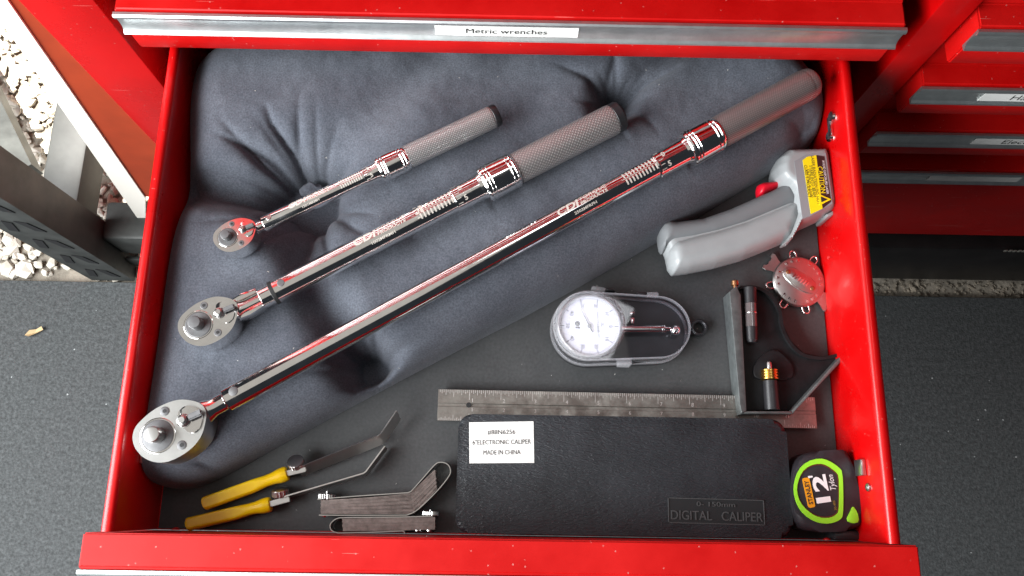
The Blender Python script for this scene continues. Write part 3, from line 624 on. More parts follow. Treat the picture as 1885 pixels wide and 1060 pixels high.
    obj('scale_marks', wrap(rects(R_), o, e1, e2, e3, 0, .05, rp), ETCH, tube, smooth=0)
    for tx, dx, an in (('0', .0075, .35), ('5', .0085, -.55)):
        obj('scale_figure', wrap(text_pts(tx, .0062*S_, .0001, 1, 'CENTER'), o, e1, e2, e3, s_sl+dx*S_, an, rs*1.02+.0002), ETCH, slv, smooth=0)
    obj('scale_marks', wrap(rects([(s_sl+.0012, s_sl+.005, i*.0042*S_, i*.0042*S_+.0004) for i in range(-2, 3)]), o, e1, e2, e3, 0, .0, rs*1.005+.0002), ETCH, slv, smooth=0)
    if k == 'medium':
        x = along(fr_, (764, 396)); obj('scale_marks', wrap(rects([(x, x+.0028, -.004, .008), (x+.0045, x+.0068, -.001, .0075)]), o, e1, e2, e3, 0, .1, rp), ETCH, tube, smooth=0)

# ------------------------------------------------------------------ crop-to-world shorthands for outlines
def cr(pts, ox, oy, sc, z): return [P(ox+x/sc, oy+y/sc, z)[:2] for x, y in pts]
def one(x, y, ox, oy, sc, z): return P(ox+x/sc, oy+y/sc, z)

def puff(poly, z0, z1, r, p=2.2, res=.0012):
    """a rounded solid over an outline: the height swells from the edge inwards, above and below"""
    poly = [np.array(q[:2], float) for q in poly]; A = np.array(poly); gx = np.arange(A[:, 0].min()-2*res, A[:, 0].max()+2*res, res); gy = np.arange(A[:, 1].min()-2*res, A[:, 1].max()+2*res, res)
    X, Y = np.meshgrid(gx, gy); SD = poly_sd(X, Y, A); GY, GX = np.gradient(SD, res); gl = np.hypot(GX, GY)+1e-9
    cell = (SD[:-1, :-1] > 0) | (SD[:-1, 1:] > 0) | (SD[1:, 1:] > 0) | (SD[1:, :-1] > 0); ok = np.zeros(X.shape, bool)
    ok[:-1, :-1] |= cell; ok[:-1, 1:] |= cell; ok[1:, 1:] |= cell; ok[1:, :-1] |= cell
    mv = np.where(SD < 0, -SD, 0)/gl; X = X+GX/gl*mv; Y = Y+GY/gl*mv
    t = np.clip(SD/r, 0, 1); h = (1-(1-t)**p)**(1/p); zm = z0+(z1-z0)*.42; idx = -np.ones(X.shape, int); idx[ok] = np.arange(ok.sum()); n = int(ok.sum())
    up = np.stack([X[ok], Y[ok], zm+(z1-zm)*h[ok]], 1); dn_ = np.stack([X[ok], Y[ok], zm-(zm-z0)*h[ok]], 1)
    q = np.stack([idx[:-1, :-1], idx[:-1, 1:], idx[1:, 1:], idx[1:, :-1]], -1).reshape(-1, 4); q = q[cell.reshape(-1)]
    me = bpy.data.meshes.new('puff'); me.from_pydata(np.concatenate([up, dn_]).tolist(), [], q.tolist()+(q[:, ::-1]+n).tolist())
    bm = bmesh.new(); bm.from_mesh(me); bpy.data.meshes.remove(me); bmesh.ops.remove_doubles(bm, verts=bm.verts, dist=1e-6); return bm
def dense_path(pts, n=4):
    pts = [np.array(p) for p in pts]; o = []
    for i in range(len(pts)-1):
        p0, p1, p2, p3 = pts[max(i-1, 0)], pts[i], pts[i+1], pts[min(i+2, len(pts)-1)]
        for t in np.arange(n)/n: o.append(.5*((2*p1)+(-p0+p2)*t+(2*p0-5*p1+4*p2-p3)*t*t+(-p0+3*p1-3*p2+p3)*t**3))
    return o+[pts[-1]]
# ------------------------------------------------------------------ infrared thermometer
G = (1190, 250, 3.927)
gt = thing('infrared_thermometer', 'grey pistol-grip infrared thermometer with red trigger and yellow caution label', 'thermometer', P(1400, 400, 0))
hf = cr([(85, 700), (95, 640), (150, 612), (210, 622), (400, 600), (600, 530), (780, 450), (900, 398), (1000, 345), (1060, 380), (1110, 470), (1064, 520), (934, 574), (706, 668), (504, 730), (334, 768), (195, 790), (150, 805), (125, 838), (100, 800)], *G, .024)
b = puff(hf, .004, .0345, .0105, 2.5); obj('front_grip', b, GREYRB, gt, smooth=50)
hb = cr([(148, 850), (160, 800), (196, 765), (326, 728), (496, 688), (694, 626), (924, 532), (1056, 476), (1110, 462), (1100, 640), (1030, 745), (900, 802), (700, 882), (500, 937), (300, 977), (200, 988), (165, 940)], *G, .024)
b = puff(cr([(95, 720), (110, 650), (160, 625), (400, 612), (600, 542), (780, 462), (990, 360), (1090, 420), (1090, 620), (1025, 735), (900, 792), (700, 872), (500, 927), (300, 966), (205, 975), (170, 920)], *G, .024), .005, .0315, .010, 2.4); obj('grip_core', b, GREYPL, gt, smooth=50)
b = puff(hb, .0025, .036, .0115, 2.5); obj('rear_grip', b, GREYPL, gt, smooth=50)
bd = cr([(1020, 95), (1298, 90), (1322, 150), (1372, 480), (1362, 530), (1330, 552), (1130, 640), (1062, 745), (1020, 752), (1050, 690), (1085, 560), (1060, 430), (1030, 372), (985, 340), (950, 295), (944, 220), (960, 150)], *G, .034)
b = puff(bd, .0015, .0425, .0085, 2.6, .001); body = obj('body', b, GREYPL, gt, smooth=50)
b = nb(); prism(b, cr([(1290, 575), (1345, 545), (1352, 570), (1325, 592), (1295, 596)], *G, .03), .008, .034, .003, 2, True); obj('lens_rim', b, GREYPL, gt)
tr = cr([(798, 385), (808, 352), (840, 338), (985, 322), (1005, 350), (900, 400), (840, 436), (805, 432)], *G, .022)
b = puff(tr, .011, .028, .006); obj('trigger', b, REDPL, gt, smooth=50)
zl = .0426
def shrink_to_top(pts): return pts
b = nb(); prism(b, cr([(1068, 185), (1155, 135), (1296, 122), (1345, 490), (1180, 582), (1128, 600)], *G, zl), zl-.0003, zl+.0002); obj('label_panel', b, mat('grey_panel', (.24, .25, .26), .5), body, smooth=0)
b = nb(); prism(b, cr([(1128, 177), (1160, 152), (1226, 141), (1271, 527), (1187, 566)], *G, zl), zl, zl+.0005); obj('caution_label', b, YLAB, body, smooth=0)
b = nb(); prism(b, cr([(1227, 141), (1284, 150), (1333, 477), (1272, 526)], *G, zl), zl, zl+.0005); obj('caution_label', b, mat('black_label', (.03, .012, .012), .5), body, smooth=0)
zq = zl+.0008; dn = one(1262, 450, *G, zl)-one(1225, 170, *G, zl)
obj('caution_lettering', flat_text('CAUTION', one(1262, 320, *G, zl), dn, .0058, zq, 0, .92), YLAB, body, smooth=0)
lst = []
for ln_, (x, y), sz in (('LASER RADIATION DO NOT', (1218, 320), .0034), ('STARE INTO BEAM', (1197, 330), .0034), ('OUTPUT < 1mW', (1176, 345), .0034), ('CLASS II PRODUCT', (1160, 330), .0034)):
    lst.append(flat_text(ln_, one(x, y, *G, zl), dn, sz, zq))
obj('fine_print', join_meshes(lst), INK, body, smooth=0)
lst = [flat_text('AVOID EXPOSURE LASER', one(1291, 300, *G, zl), dn, .0027, zq)]; obj('fine_print', join_meshes(lst), WPRINT, body, smooth=0)
b = nb(); tc = one(1298, 462, *G, zl); d_ = dn[:2]/np.linalg.norm(dn[:2]); n_ = np.array([-d_[1], d_[0]])
prism(b, [tc[:2]+d_*.005+n_*-.006+0*d_, tc[:2]-d_*.005-n_*.006, tc[:2]+n_*.004], zl+.0005, zl+.0009); obj('warning_triangle', b, YLAB, body, smooth=0)
b = nb(); prism(b, [tc[:2]+d_*.0025-n_*.0045, tc[:2]-d_*.0025-n_*.0045, tc[:2]+n_*.0010], zl+.0009, zl+.0012); obj('warning_triangle', b, INK, body, smooth=0)

# ------------------------------------------------------------------ dial indicator in its clear case
D = (1000, 510, 5.8875)
zc = .030
c1, c2 = one(487, 528, *D, zc), one(1250, 540, *D, zc); r1, r2 = pr((1083, 600), 383/5.8875, zc), pr((1212, 600), 343/5.8875, zc)
def egg(c1, r1, c2, r2, n=28, dr=0):
    ang = math.atan2(c2[1]-c1[1], c2[0]-c1[0]); k = math.acos((r1-r2)/np.linalg.norm(c2[:2]-c1[:2])); r1, r2 = r1+dr, r2+dr
    return circle(c1, r1, n, ang+k, ang+2*math.pi-k, True)+circle(c2, r2, n, ang-k, ang+k, True)
sh = (c1+c2)/2; f_ = (HC-.006)/(HC-zc)
pc = thing('gauge_case', 'clear-lidded black plastic case with hanging loop around the dial gauge', 'case', (sh[0], sh[1], 0))
b = nb(); prism(b, egg(c1, r1, c2, r2, dr=.0006), 0.0003, .0105, .002, 2, True); obj('base', b, BLKPL, pc)
def shell(bm, poly, z0, z1, bev, th):
    """open-bottomed clear lid: outer skin with rounded rim and an inner skin"""
    for dz, k in ((0, 1.0),):
        tmp = nb(); prism(tmp, poly, z0, z1, bev, 4); 
        dead = [f for f in tmp.faces if f.normal.z < -.9 or all(abs(v.co.z-z0) < 1e-6 for v in f.verts)]
        bmesh.ops.delete(tmp, geom=dead, context='FACES'); m_ = bpy.data.meshes.new('x'); tmp.to_mesh(m_); tmp.free(); bm.from_mesh(m_); bpy.data.meshes.remove(m_)
    r_ = bmesh.ops.solidify(bm, geom=bm.faces[:], thickness=th); return bm
b = nb(); shell(b, egg(c1, r1, c2, r2), .0108, zc+.001, .0045, .0012); obj('lid', b, CLEAR, pc, smooth=40)
# pale bands on the lid rims, with their edge highlights put into the material
def highlight_clear(name, k):
    m = bpy.data.materials.new(name); m.use_nodes = True; n = m.node_tree.nodes; L = m.node_tree.links; p = n['Principled BSDF']
    p.inputs['Base Color'].default_value = (.80, .80, .84, 1); p.inputs['Roughness'].default_value = .12
    t = n.new('ShaderNodeBsdfTransparent'); mx = n.new('ShaderNodeMixShader'); mx.inputs[0].default_value = k
    L.new(t.outputs[0], mx.inputs[1]); L.new(p.outputs[0], mx.inputs[2]); L.new(mx.outputs[0], n['Material Output'].inputs['Surface']); return m
LID_PALE = highlight_clear('lid_highlight', .20)
for z0, z1, ro_, ri_ in ((.0106, .0140, .0014, -.0002), (.0275, .0308, .0002, -.0011)):
    b = nb(); po, pi_ = egg(c1, r1, c2, r2, 28, ro_), egg(c1, r1, c2, r2, 28, ri_)
    A = [b.verts.new((*p, z0)) for p in po]; B = [b.verts.new((*p, z1)) for p in po]; Cc = [b.verts.new((*p, z1)) for p in pi_]; Dd = [b.verts.new((*p, z0)) for p in pi_]
    for i in range(len(A)):
        j = (i+1) % len(A); b.faces.new((A[i], A[j], B[j], B[i])); b.faces.new((B[i], B[j], Cc[j], Cc[i])); b.faces.new((Cc[i], Cc[j], Dd[j], Dd[i]))
    obj('lid_rim', b, LID_PALE, pc)
for pts, m_ in (([(528, 100), (545, 92), (660, 108), (682, 125), (672, 150), (530, 132)], LID_PALE), ([(1125, 160), (1235, 158), (1256, 180), (1250, 208), (1125, 200)], LID_PALE), ([(790, 885), (965, 868), (962, 945), (940, 962), (815, 958)], LID_PALE),
                ([(680, 118), (760, 120), (780, 150), (680, 150)], BLKPL), ([(1015, 165), (1040, 155), (1122, 158), (1122, 198), (1010, 190)], BLKPL), ([(968, 905), (1110, 890), (1122, 915), (968, 935)], BLKPL)):
    b = nb(); prism(b, cr(pts, *D, .016), .008, .0165, .0012, 2); obj('latch_tab', b, m_, pc)
hc = one(1690, 545, *D, .006); b = nb(); rO, rI = pr((1287, 602), 92/5.8875, .006), pr((1287, 602), 56/5.8875, .006)
lathe(b, (hc[0], hc[1], .002), (0, 0, 1), [(0, rI), (0, rO), (.005, rO), (.006, rO-.001), (.006, rI+.001), (.005, rI), (0, rI)], 36, cap=False)
obj('hanging_loop', b, BLKPL, pc)
b = nb(); box(b, hc[0]-rO-.008, hc[0]-rI*1.1, hc[1]-rO*.85, hc[1]+rO*.85, .002, .007, .001); obj('loop_tab', b, BLKPL, pc)
# the gauge inside
zd = .0255
dc_ = one(500, 528, *D, zd); rd = pr((1085, 600), 345/5.8875, zd)
gg = thing('dial_gauge', 'round white-faced dial indicator with plunger inside the clear case', 'dial gauge', (dc_[0], dc_[1], .0110))
b = nb(); lathe(b, (dc_[0], dc_[1], .0110), (0, 0, 1), [(0, rd*.97), (.0115, rd*.97), (.0125, rd*1.02), (.0150, rd*1.02), (.0160, rd*1.0), (.0162, rd*.965), (.0140, rd*.945)], 64, cap=False); obj('bezel', b, SATIN, gg)
b = nb(); lathe(b, (dc_[0], dc_[1], .0115), (0, 0, 1), [(0, rd*.95), (.0130, rd*.95)], 64); face = obj('dial_face', b, DIAL, gg)
zf = .0247
b = nb(); R_ = nb()
for i in range(100):
    a = 2*math.pi*i/100; L0 = .80 if i % 10 == 0 else (.84 if i % 5 == 0 else .87); wd = .00030 if i % 10 == 0 else .00016
    d_ = np.array([math.cos(a), math.sin(a)]); n_ = np.array([-d_[1], d_[0]])
    b.faces.new([b.verts.new((dc_[0]+q[0], dc_[1]+q[1], zf)) for q in (d_*rd*L0-n_*wd, d_*rd*.92-n_*wd, d_*rd*.92+n_*wd, d_*rd*L0+n_*wd)])
obj('graduations', b, INK, face, smooth=0)
rd0 = np.array([0., -1.])           # the dial lies turned a quarter: figures read downwards
lst = []
for i, tx in enumerate(('0', '10', '20', '30', '40', '50', '40', '30', '20', '10')):
    a = math.radians(0)-2*math.pi*i/10; c = dc_[:2]+np.array([math.cos(a), math.sin(a)])*rd*.68; lst.append(flat_text(tx, c, rd0, .0042, zf))
lst.append(flat_text('.001"', one(640, 525, *D, zd), rd0, .0036, zf)); lst.append(flat_text('SHOCKPROOF', one(590, 480, *D, zd), rd0, .0026, zf)); lst.append(flat_text('JEWELED', one(600, 590, *D, zd), rd0, .0026, zf))
obj('dial_figures', join_meshes(lst), INK, face, smooth=0)
b = nb(); lc_ = one(372, 500, *D, zd); prism(b, circle(lc_, .0022, 20), zf-.0005, zf+.00005); box(b, lc_[0]-.0018, lc_[0]+.0022, lc_[1]-.0042, lc_[1]-.0026, zf-.0005, zf+.00005); obj('maker_mark', b, INK, face, smooth=0)
ndl = one(375, 285, *D, zd); b = nb(); d_ = ndl[:2]-dc_[:2]; d_ = d_/np.linalg.norm(d_); n_ = np.array([-d_[1], d_[0]])
prism(b, [dc_[:2]-d_*.006-n_*.0006, dc_[:2]+n_*-.0006, ndl[:2], dc_[:2]+n_*.0006, dc_[:2]-d_*.006+n_*.0006], zf+.0008, zf+.0011); prism(b, circle(dc_, .0016, 18), zf, zf+.0014); obj('needle', b, BLUED, gg, smooth=0)
s0, s1 = one(860, 563, *D, .018), one(1275, 563, *D, .018); ax = s1-s0; La = np.linalg.norm(ax)
b = nb(); lathe(b, s0, ax, [(-.004, .0031), (La, .0031)], 24); obj('stem', b, CHROME, gg)
b = nb(); lathe(b, s0, ax, [(La, .0024), (La+.0005, .0036), (La+.0012, .0036), (La+.0017, .0026), (La+.0021, .0036), (La+.003, .0036), (La+.0033, .002), (La+.008, .0018)], 24); obj('stem_nut', b, CHROME, gg)
bc = one(1432, 575, *D, .018); b = nb(); bmesh.ops.create_uvsphere(b, u_segments=24, v_segments=14, radius=.0044); bmesh.ops.translate(b, verts=b.verts, vec=bc); obj('contact_ball', b, CHROME, gg, smooth=80)
b = nb(); prism(b, cr([(935, 372), (990, 368), (1000, 408), (932, 415)], *D, .016), .0108, .016, .001); prism(b, cr([(945, 432), (992, 432), (985, 500), (955, 502)], *D, .016), .0108, .015, .001); obj('mounting_lug', b, CHROME, gg)
b = nb(); lathe(b, (dc_[0], dc_[1], .0268), (0, 0, 1), [(.002, rd*1.10), (.0062, rd*1.08), (.0078, rd*1.04), (.0088, rd*.99), (.0090, rd*.9), (.0090, rd*.4), (.0090, .0001)], 64, cap=False); obj('lid_dome', b, CLEAR, pc, smooth=60)
b = nb(); lathe(b, (dc_[0], dc_[1], .0268), (0, 0, 1), [(.0045, rd*1.11), (.0066, rd*1.09), (.0082, rd*1.05), (.0088, rd*1.00)], 64, cap=False); obj('dome_rim', b, highlight_clear('dome_rim_highlight', .16), pc, smooth=60)  # the clear dome's edge highlight, painted as a pale see-through band

# ------------------------------------------------------------------ spark plug gap gauge
Q = (1320, 440, 2.943)
gc = one(447, 228, *Q, .006); rg_ = pr((1472, 517), 142/2.943, .006)
sg_ = thing('gap_gauge', 'round bright metal gap gauge with wire loops and forked benders on its rim', 'gap gauge', (gc[0], gc[1], 0))
b = nb(); lathe(b, (gc[0], gc[1], .0015), (0, 0, 1), [(0, rg_*.92), (.0008, rg_), (.0030, rg_), (.0042, rg_*.95), (.0046, rg_*.85), (.0047, .0005)], 64); disc = obj('disc', b, SATIN, sg_, smooth=25)
def ang_of(x, y): p = one(x, y, *Q, .004); return math.atan2(p[1]-gc[1], p[0]-gc[0])
for x, y in ((408, 75), (533, 100), (612, 212), (484, 388), (355, 358), (272, 250)):
    a = ang_of(x, y); d_ = np.array([math.cos(a), math.sin(a), 0]); n_ = np.array([-d_[1], d_[0], 0]); b = nb(); base = np.array([gc[0], gc[1], .0035])
    pts = [base+d_*rg_*.93+n_*.0028]+[base+d_*(rg_*1.11)+n_*.0028*math.cos(t)+d_*.0032*math.sin(t) for t in np.linspace(0, math.pi, 9)]+[base+d_*rg_*.93-n_*.0028]
    for p, q in zip(pts[:-1], pts[1:]): lathe(b, p, q-p, [(0, .00075), (np.linalg.norm(q-p), .00075)], 8)
    obj('wire_loop', b, CHROME, sg_, smooth=60)
for x, y in ((290, 128), (592, 335)):
    a = ang_of(x, y); d_ = np.array([math.cos(a), math.sin(a), 0]); n_ = np.array([-d_[1], d_[0], 0]); u = .0165/.0165
    poly = [(rg_*.88, -.0048), (rg_*1.12, -.0060), (rg_*1.30, -.0088), (rg_*1.42, -.0085), (rg_*1.42, -.0050), (rg_*1.33, -.0042), (rg_*1.30, -.0015), (rg_*1.36, 0), (rg_*1.30, .0018), (rg_*1.34, .0042), (rg_*1.44, .0048), (rg_*1.42, .0080), (rg_*1.28, .0080), (rg_*1.12, .0060), (rg_*.88, .0048)]
    b = nb(); prism(b, poly, .0030, .0042, .0003, 1, frame=(np.array([gc[0], gc[1], 0]), d_, n_, np.array([0, 0, 1.]))); obj('bending_fork', b, SATIN, sg_)
q0, q1 = one(383, 180, *Q, .006), one(515, 268, *Q, .006); e = (q1-q0)[:2]; Lq = np.linalg.norm(e); e /= Lq; n_ = np.array([-e[1], e[0]]); mid = (q0+q1)[:2]/2
pl = [tuple(mid+e*x+n_*y) for x, y in [(sx*(Lq/2+.004), sy*.0075) for sx, sy in ((-1, -1), (1, -1), (1, 1), (-1, 1))]]
b = nb(); prism(b, smooth_poly(pl, 2), .0055, .0072, .0008, 2); obj('centre_plate', b, SATIN, disc)
for c in (q0, q1):
    b = nb(); lathe(b, (c[0], c[1], .0070), (0, 0, 1), [(0, .0021), (.0007, .0019), (.001, .001)], 16); obj('rivet', b, COPPER, disc)
b = nb()
for i in range(22):
    if i % 4 == 3: continue
    a = .4+i*2*math.pi/22; d_ = np.array([math.cos(a), math.sin(a)]); t_ = np.array([-d_[1], d_[0]]); c = gc[:2]+d_*rg_*.82
    prism(b, [tuple(c+d_*x+t_*y) for x, y in ((-.0011, -.0005), (.0011, -.0005), (.0011, .0006), (-.0011, .0006))], .0055, .0065)
    prism(b, [tuple(c+d_*x+t_*y) for x, y in ((-.0011, .0011), (.0011, .0013), (.0011, .0017), (-.0011, .0015))], .0055, .0065)
so_ = obj('stamped_figures', b, CHROME, disc, smooth=0); so_['kind'] = 'stuff'
b = nb()
for i in range(6):
    c = mid-e*.0065+e*i*.0026; prism(b, [tuple(c+e*x+n_*y) for x, y in ((-.0008, -.0022), (.0002, -.0022), (.0010, .0022), (.0, .0022))], .0071, .0076)
so_ = obj('stamped_mark', b, CHROME, disc, smooth=0); so_['kind'] = 'stuff'

# ------------------------------------------------------------------ combination square
cs = thing('combination_square', 'steel combination square with black cast head, brass nut and twelve-inch rule', 'combination square', P(1380, 740, 0))
zr0, zr1 = .0055, .0078
ra, rb_, rc_, rd_ = P(807, 716, zr1), P(1500, 731, zr1), P(1499, 782, zr1), P(807, 770, zr1)
ex = (rb_-ra)/np.linalg.norm(rb_-ra); ey = np.cross(np.array([0, 0, 1.]), ex); RL, RW = np.linalg.norm(rb_-ra), .0252
ro = ra-ey*RW     # lower left corner
ro[2] = 0
RF = (ro, ex, ey, np.array([0, 0, 1.]))
b = nb(); prism(b, [(0, 0), (RL, 0), (RL, RW*.45), (0, RW*.45)], zr0, zr1, .0002, 1, frame=RF); prism(b, [(0, RW*.555), (RL, RW*.555), (RL, RW), (0, RW)], zr0, zr1, .0002, 1, frame=RF)
prism(b, [(0, RW*.4495), (RL, RW*.4495), (RL, RW*.5555), (0, RW*.5555)], zr0, zr1-.0010, frame=RF); rule = obj('rule', b, STEEL, cs, smooth=0)
hx = float((P(863, 743, zr1)-ro)@ex); b = nb(); lathe(b, ro+ex*hx+ey*RW*.51+np.array([0, 0, zr1-.0012]), (0, 0, 1), [(0, .0021), (.0014, .0021)], 20); obj('hang_hole', b, DARK, rule)
b = nb(); n16 = int(RL/.0254*16)
for i in range(1, n16):
    x = i*.0254/16; L0 = .0085 if i % 16 == 0 else (.0062 if i % 8 == 0 else (.0048 if i % 4 == 0 else (.0036 if i % 2 == 0 else .0026)))
    for y0, y1 in ((RW-L0*.95, RW-.0002), (.0002, L0*.72)):
        b.faces.new([b.verts.new(tuple(ro+ex*xx+ey*yy+np.array([0, 0, zr1+.00015]))) for xx, yy in ((x-.00016, y0), (x+.00016, y0), (x+.00016, y1), (x-.00016, y1))])
gm = obj('graduations', b, mat('bright_graduation', (.75, .73, .70), .5, .6), rule, smooth=0); gm['kind'] = 'stuff'
lst = []
for i in range(1, 12):
    for yy in (RW*.66, RW*.36): obj('rule_figure', flat_text(str(i), (ro+ex*(i*.0254+.0025)+ey*yy)[:2], ex, .0042, zr1+.0002), gm.data.materials[0], rule, smooth=0)
ZH = .021
web = cr([(120, 262), (200, 258), (262, 282), (310, 330), (345, 400), (355, 470), (395, 555), (465, 622), (560, 642), (640, 628), (700, 612), (405, 930), (150, 930)], *Q, .0125)
b = nb(); prism(b, web, .0082, .0122, .0012, 2); head = obj('head_casting', b, BLACKM, cs)
b = nb(); prism(b, cr([(66, 285), (104, 252), (128, 300), (160, 930), (132, 946), (125, 900)], *Q, ZH), .0012, ZH, .0006, 2); obj('stock_edge', b, GREYM, cs)
b = nb(); prism(b, cr([(134, 947), (157, 932), (404, 932), (410, 945)], *Q, ZH), .0085, ZH, .0005, 2); obj('base_edge', b, GREYM, cs)
b = nb(); prism(b, cr([(404, 930), (412, 944), (714, 618), (708, 606), (690, 612)], *Q, ZH), .0085, ZH, .0005, 2); obj('mitre_edge', b, GREYM, cs)
# rounded web edge that sweeps to the mitre, level vial, boss, lock nut
v0, v1 = one(178, 262, *Q, .017), one(190, 560, *Q, .017); ax = v1-v0; Lv = np.linalg.norm(ax)
b = nb(); lathe(b, v0, ax, [(0, .0046), (.0005, .0052), (Lv*.29, .0052), (Lv*.31, .0044)], 28); obj('vial_holder', b, BLKPL, cs)
b = nb(); lathe(b, v0, ax, [(Lv*.71, .0044), (Lv*.73, .0050), (Lv*.96, .0046), (Lv, .0034)], 28); obj('vial_holder', b, BLKPL, cs)
b = nb(); lathe(b, v0, ax, [(Lv*.29, .0048), (Lv*.73, .0048)], 28); obj('level_vial', b, mat('smoked_vial', (.10, .085, .085), .08, 0, coat=.8), cs)
b = nb(); lathe(b, v0, ax, [(Lv*.46, .00485), (Lv*.475, .0050), (Lv*.485, .00485)], 28, cap=False); obj('vial_line', b, SATIN, cs)
b = nb(); prism(b, smooth_poly(cr([(190, 715), (215, 650), (300, 588), (345, 615), (418, 690), (418, 745), (380, 765), (215, 765)], *Q, .015), 2), .0118, .0150, .0012, 3); obj('boss', b, BLACKM, cs, smooth=50)
b = nb(); strip(b, dense_path(cr([(125, 262), (200, 262), (262, 286), (308, 333), (341, 400), (351, 472), (391, 558), (462, 626), (560, 646), (640, 632), (696, 616)], *Q, .015)), .0026, .0085, .0158); obj('web_rim', b, BLACKM, cs, smooth=50)
k0, k1 = one(300, 925, *Q, .017), one(288, 765, *Q, .017); ax = k1-k0; Lk = np.linalg.norm(ax)
b = nb(); lathe(b, k0, ax, [(0, .0060), (Lk*.97, .0058), (Lk, .0050)], 30); obj('lock_post', b, BLKPL, cs)
st = []
for i in range(4): st += [(Lk+.0002+i*.0022, .0062), (Lk+.0006+i*.0022, .0071), (Lk+.0016+i*.0022, .0071), (Lk+.0020+i*.0022, .0062)]
b = nb(); lathe(b, k0, ax, st, 32); obj('lock_nut', b, BRASS, cs)
b = nb(); lathe(b, k0, ax, [(Lk+.0085, .0022), (Lk+.012, .0022), (Lk+.0145, .0019), (Lk+.0155, .0008)], 20); obj('screw_tip', b, SATIN, cs)
sc0 = one(97, 245, *Q, .014); b = nb(); lathe(b, sc0-np.array([0, .006, 0]), (0, 1, 0), [(0, .0018), (.0045, .0018), (.005, .0030), (.0085, .0030), (.0095, .0018)], 20); obj('scriber', b, COPPER, cs)

# ------------------------------------------------------------------ caliper case
ZC = .0265
cc = [P(846, 760, ZC-.004), P(1446, 775, ZC-.004), P(1456, 997, ZC-.004), P(837, 985, ZC-.004)]
ctr = sum(cc)/4
ck = thing('caliper_case', 'black leather-grain plastic caliper case with white paper sticker', 'case', (ctr[0], ctr[1], .0))
xa, xb, ya, yb = (cc[0][0]+cc[3][0])/2, (cc[1][0]+cc[2][0])/2, YF+.0010, (cc[0][1]+cc[1][1])/2
def rrect(xa, xb, ya, yb, r, n=8):
    o = []
    for cx_, cy_, a in ((xb-r, yb-r, 0), (xa+r, yb-r, 90), (xa+r, ya+r, 180), (xb-r, ya+r, 270)):
        o += [(cx_+r*math.cos(math.radians(a+90*i/(n-1))), cy_+r*math.sin(math.radians(a+90*i/(n-1)))) for i in range(n)]
    return o
b = nb(); prism(b, rrect(xa+.0006, xb-.0006, ya+.0006, yb-.0006, .009), .0002, .0135, .003, 3, True); obj('tray', b, LEATHER, ck, smooth=40)
def emb_pts(): return
n = LEATHER.node_tree.nodes; Lk_ = LEATHER.node_tree.links
ge = n.new('ShaderNodeNewGeometry'); mp = n.new('ShaderNodeMapping'); mp.inputs['Rotation'].default_value = (0, 0, math.radians(38)); mp.inputs['Scale'].default_value = (260, 760, 400); Lk_.new(ge.outputs['Position'], mp.inputs[0])
no = n.new('ShaderNodeTexNoise'); no.inputs['Scale'].default_value = 1; no.inputs['Detail'].default_value = 3; no.inputs['Distortion'].default_value = .8; Lk_.new(mp.outputs[0], no.inputs['Vector'])
bp = n.new('ShaderNodeBump'); bp.inputs['Strength'].default_value = .75; bp.inputs['Distance'].default_value = .0009; Lk_.new(no.outputs['Fac'], bp.inputs['Height']); Lk_.new(bp.outputs['Normal'], n['Principled BSDF'].inputs['Normal'])
b = nb(); prism(b, rrect(xa, xb, ya, yb, .010), .0138, ZC, .0042, 5); lid = obj('lid', b, LEATHER, ck, smooth=40)
E_ = (780, 700, 2.0944)
st = [one(x, y, *E_, ZC) for x, y in ((175, 162), (423, 158), (426, 318), (176, 320))]
b = nb(); prism(b, [s_[:2] for s_ in st], ZC-.0002, ZC+.0003); stk = obj('sticker', b, WHITE, lid, smooth=0)
d_ = st[1]-st[0]; up_ = (st[0]-st[3])[:2]; sc_ = (st[0]+st[1]+st[2]+st[3])[:2]/4; Ls = np.linalg.norm(d_); Hs = np.linalg.norm(up_); e_ = d_[:2]/Ls; f2 = np.array([-e_[1], e_[0]])
def fit_text(txt, width, size, c, z, bold=0): 
    me = text_pts(txt, size, bold); xs = [v.co.x for v in me.vertices]; k = width/(max(xs)-min(xs)); bpy.data.meshes.remove(me)
    return flat_text(txt, c, e_, size, z, bold, k)
obj('sticker_lettering', join_meshes([fit_text('#88N6256', Ls*.43, Hs*.155, sc_+f2*Hs*.245, ZC+.0005), fit_text('6"ELECTRONIC CALIPER', Ls*.90, Hs*.155, sc_+f2*Hs*0.0, ZC+.0005), fit_text('MADE IN CHINA', Ls*.57, Hs*.155, sc_-f2*Hs*.25, ZC+.0005)]), INK, stk, smooth=0)
em = [one(x, y, *E_, ZC) for x, y in ((940, 452), (1310, 462), (1315, 558), (945, 550))]
e_ = (em[1]-em[0])[:2]; Le = np.linalg.norm(e_); e_ /= Le; f2 = np.array([-e_[1], e_[0]]); He = np.linalg.norm((em[0]-em[3])[:2]); c_ = sum(em)[:2]/4
EMB = mat('embossed_plastic', (.075, .078, .08), .34, 0)
b = nb()
for (x0_, x1_, y0_, y1_) in ((-Le/2, Le/2, He/2-.0006, He/2), (-Le/2, Le/2, -He/2, -He/2+.0006), (-Le/2, -Le/2+.0006, -He/2, He/2), (Le/2-.0006, Le/2, -He/2, He/2)):
    prism(b, [tuple(c_+e_*x+f2*y) for x, y in ((x0_, y0_), (x1_, y0_), (x1_, y1_), (x0_, y1_))], ZC-.0002, ZC+.0007)
obj('embossed_frame', b, EMB, lid, smooth=0)
b = nb(); prism(b, [tuple(c_+e_*x+f2*y) for x, y in ((-Le/2+.0006, -He/2+.0006), (Le/2-.0006, -He/2+.0006), (Le/2-.0006, He/2-.0006), (-Le/2+.0006, He/2-.0006))], ZC-.0002, ZC+.0001); obj('embossed_field', b, mat('smooth_black_plastic', (.019, .02, .022), .4), lid, smooth=0)
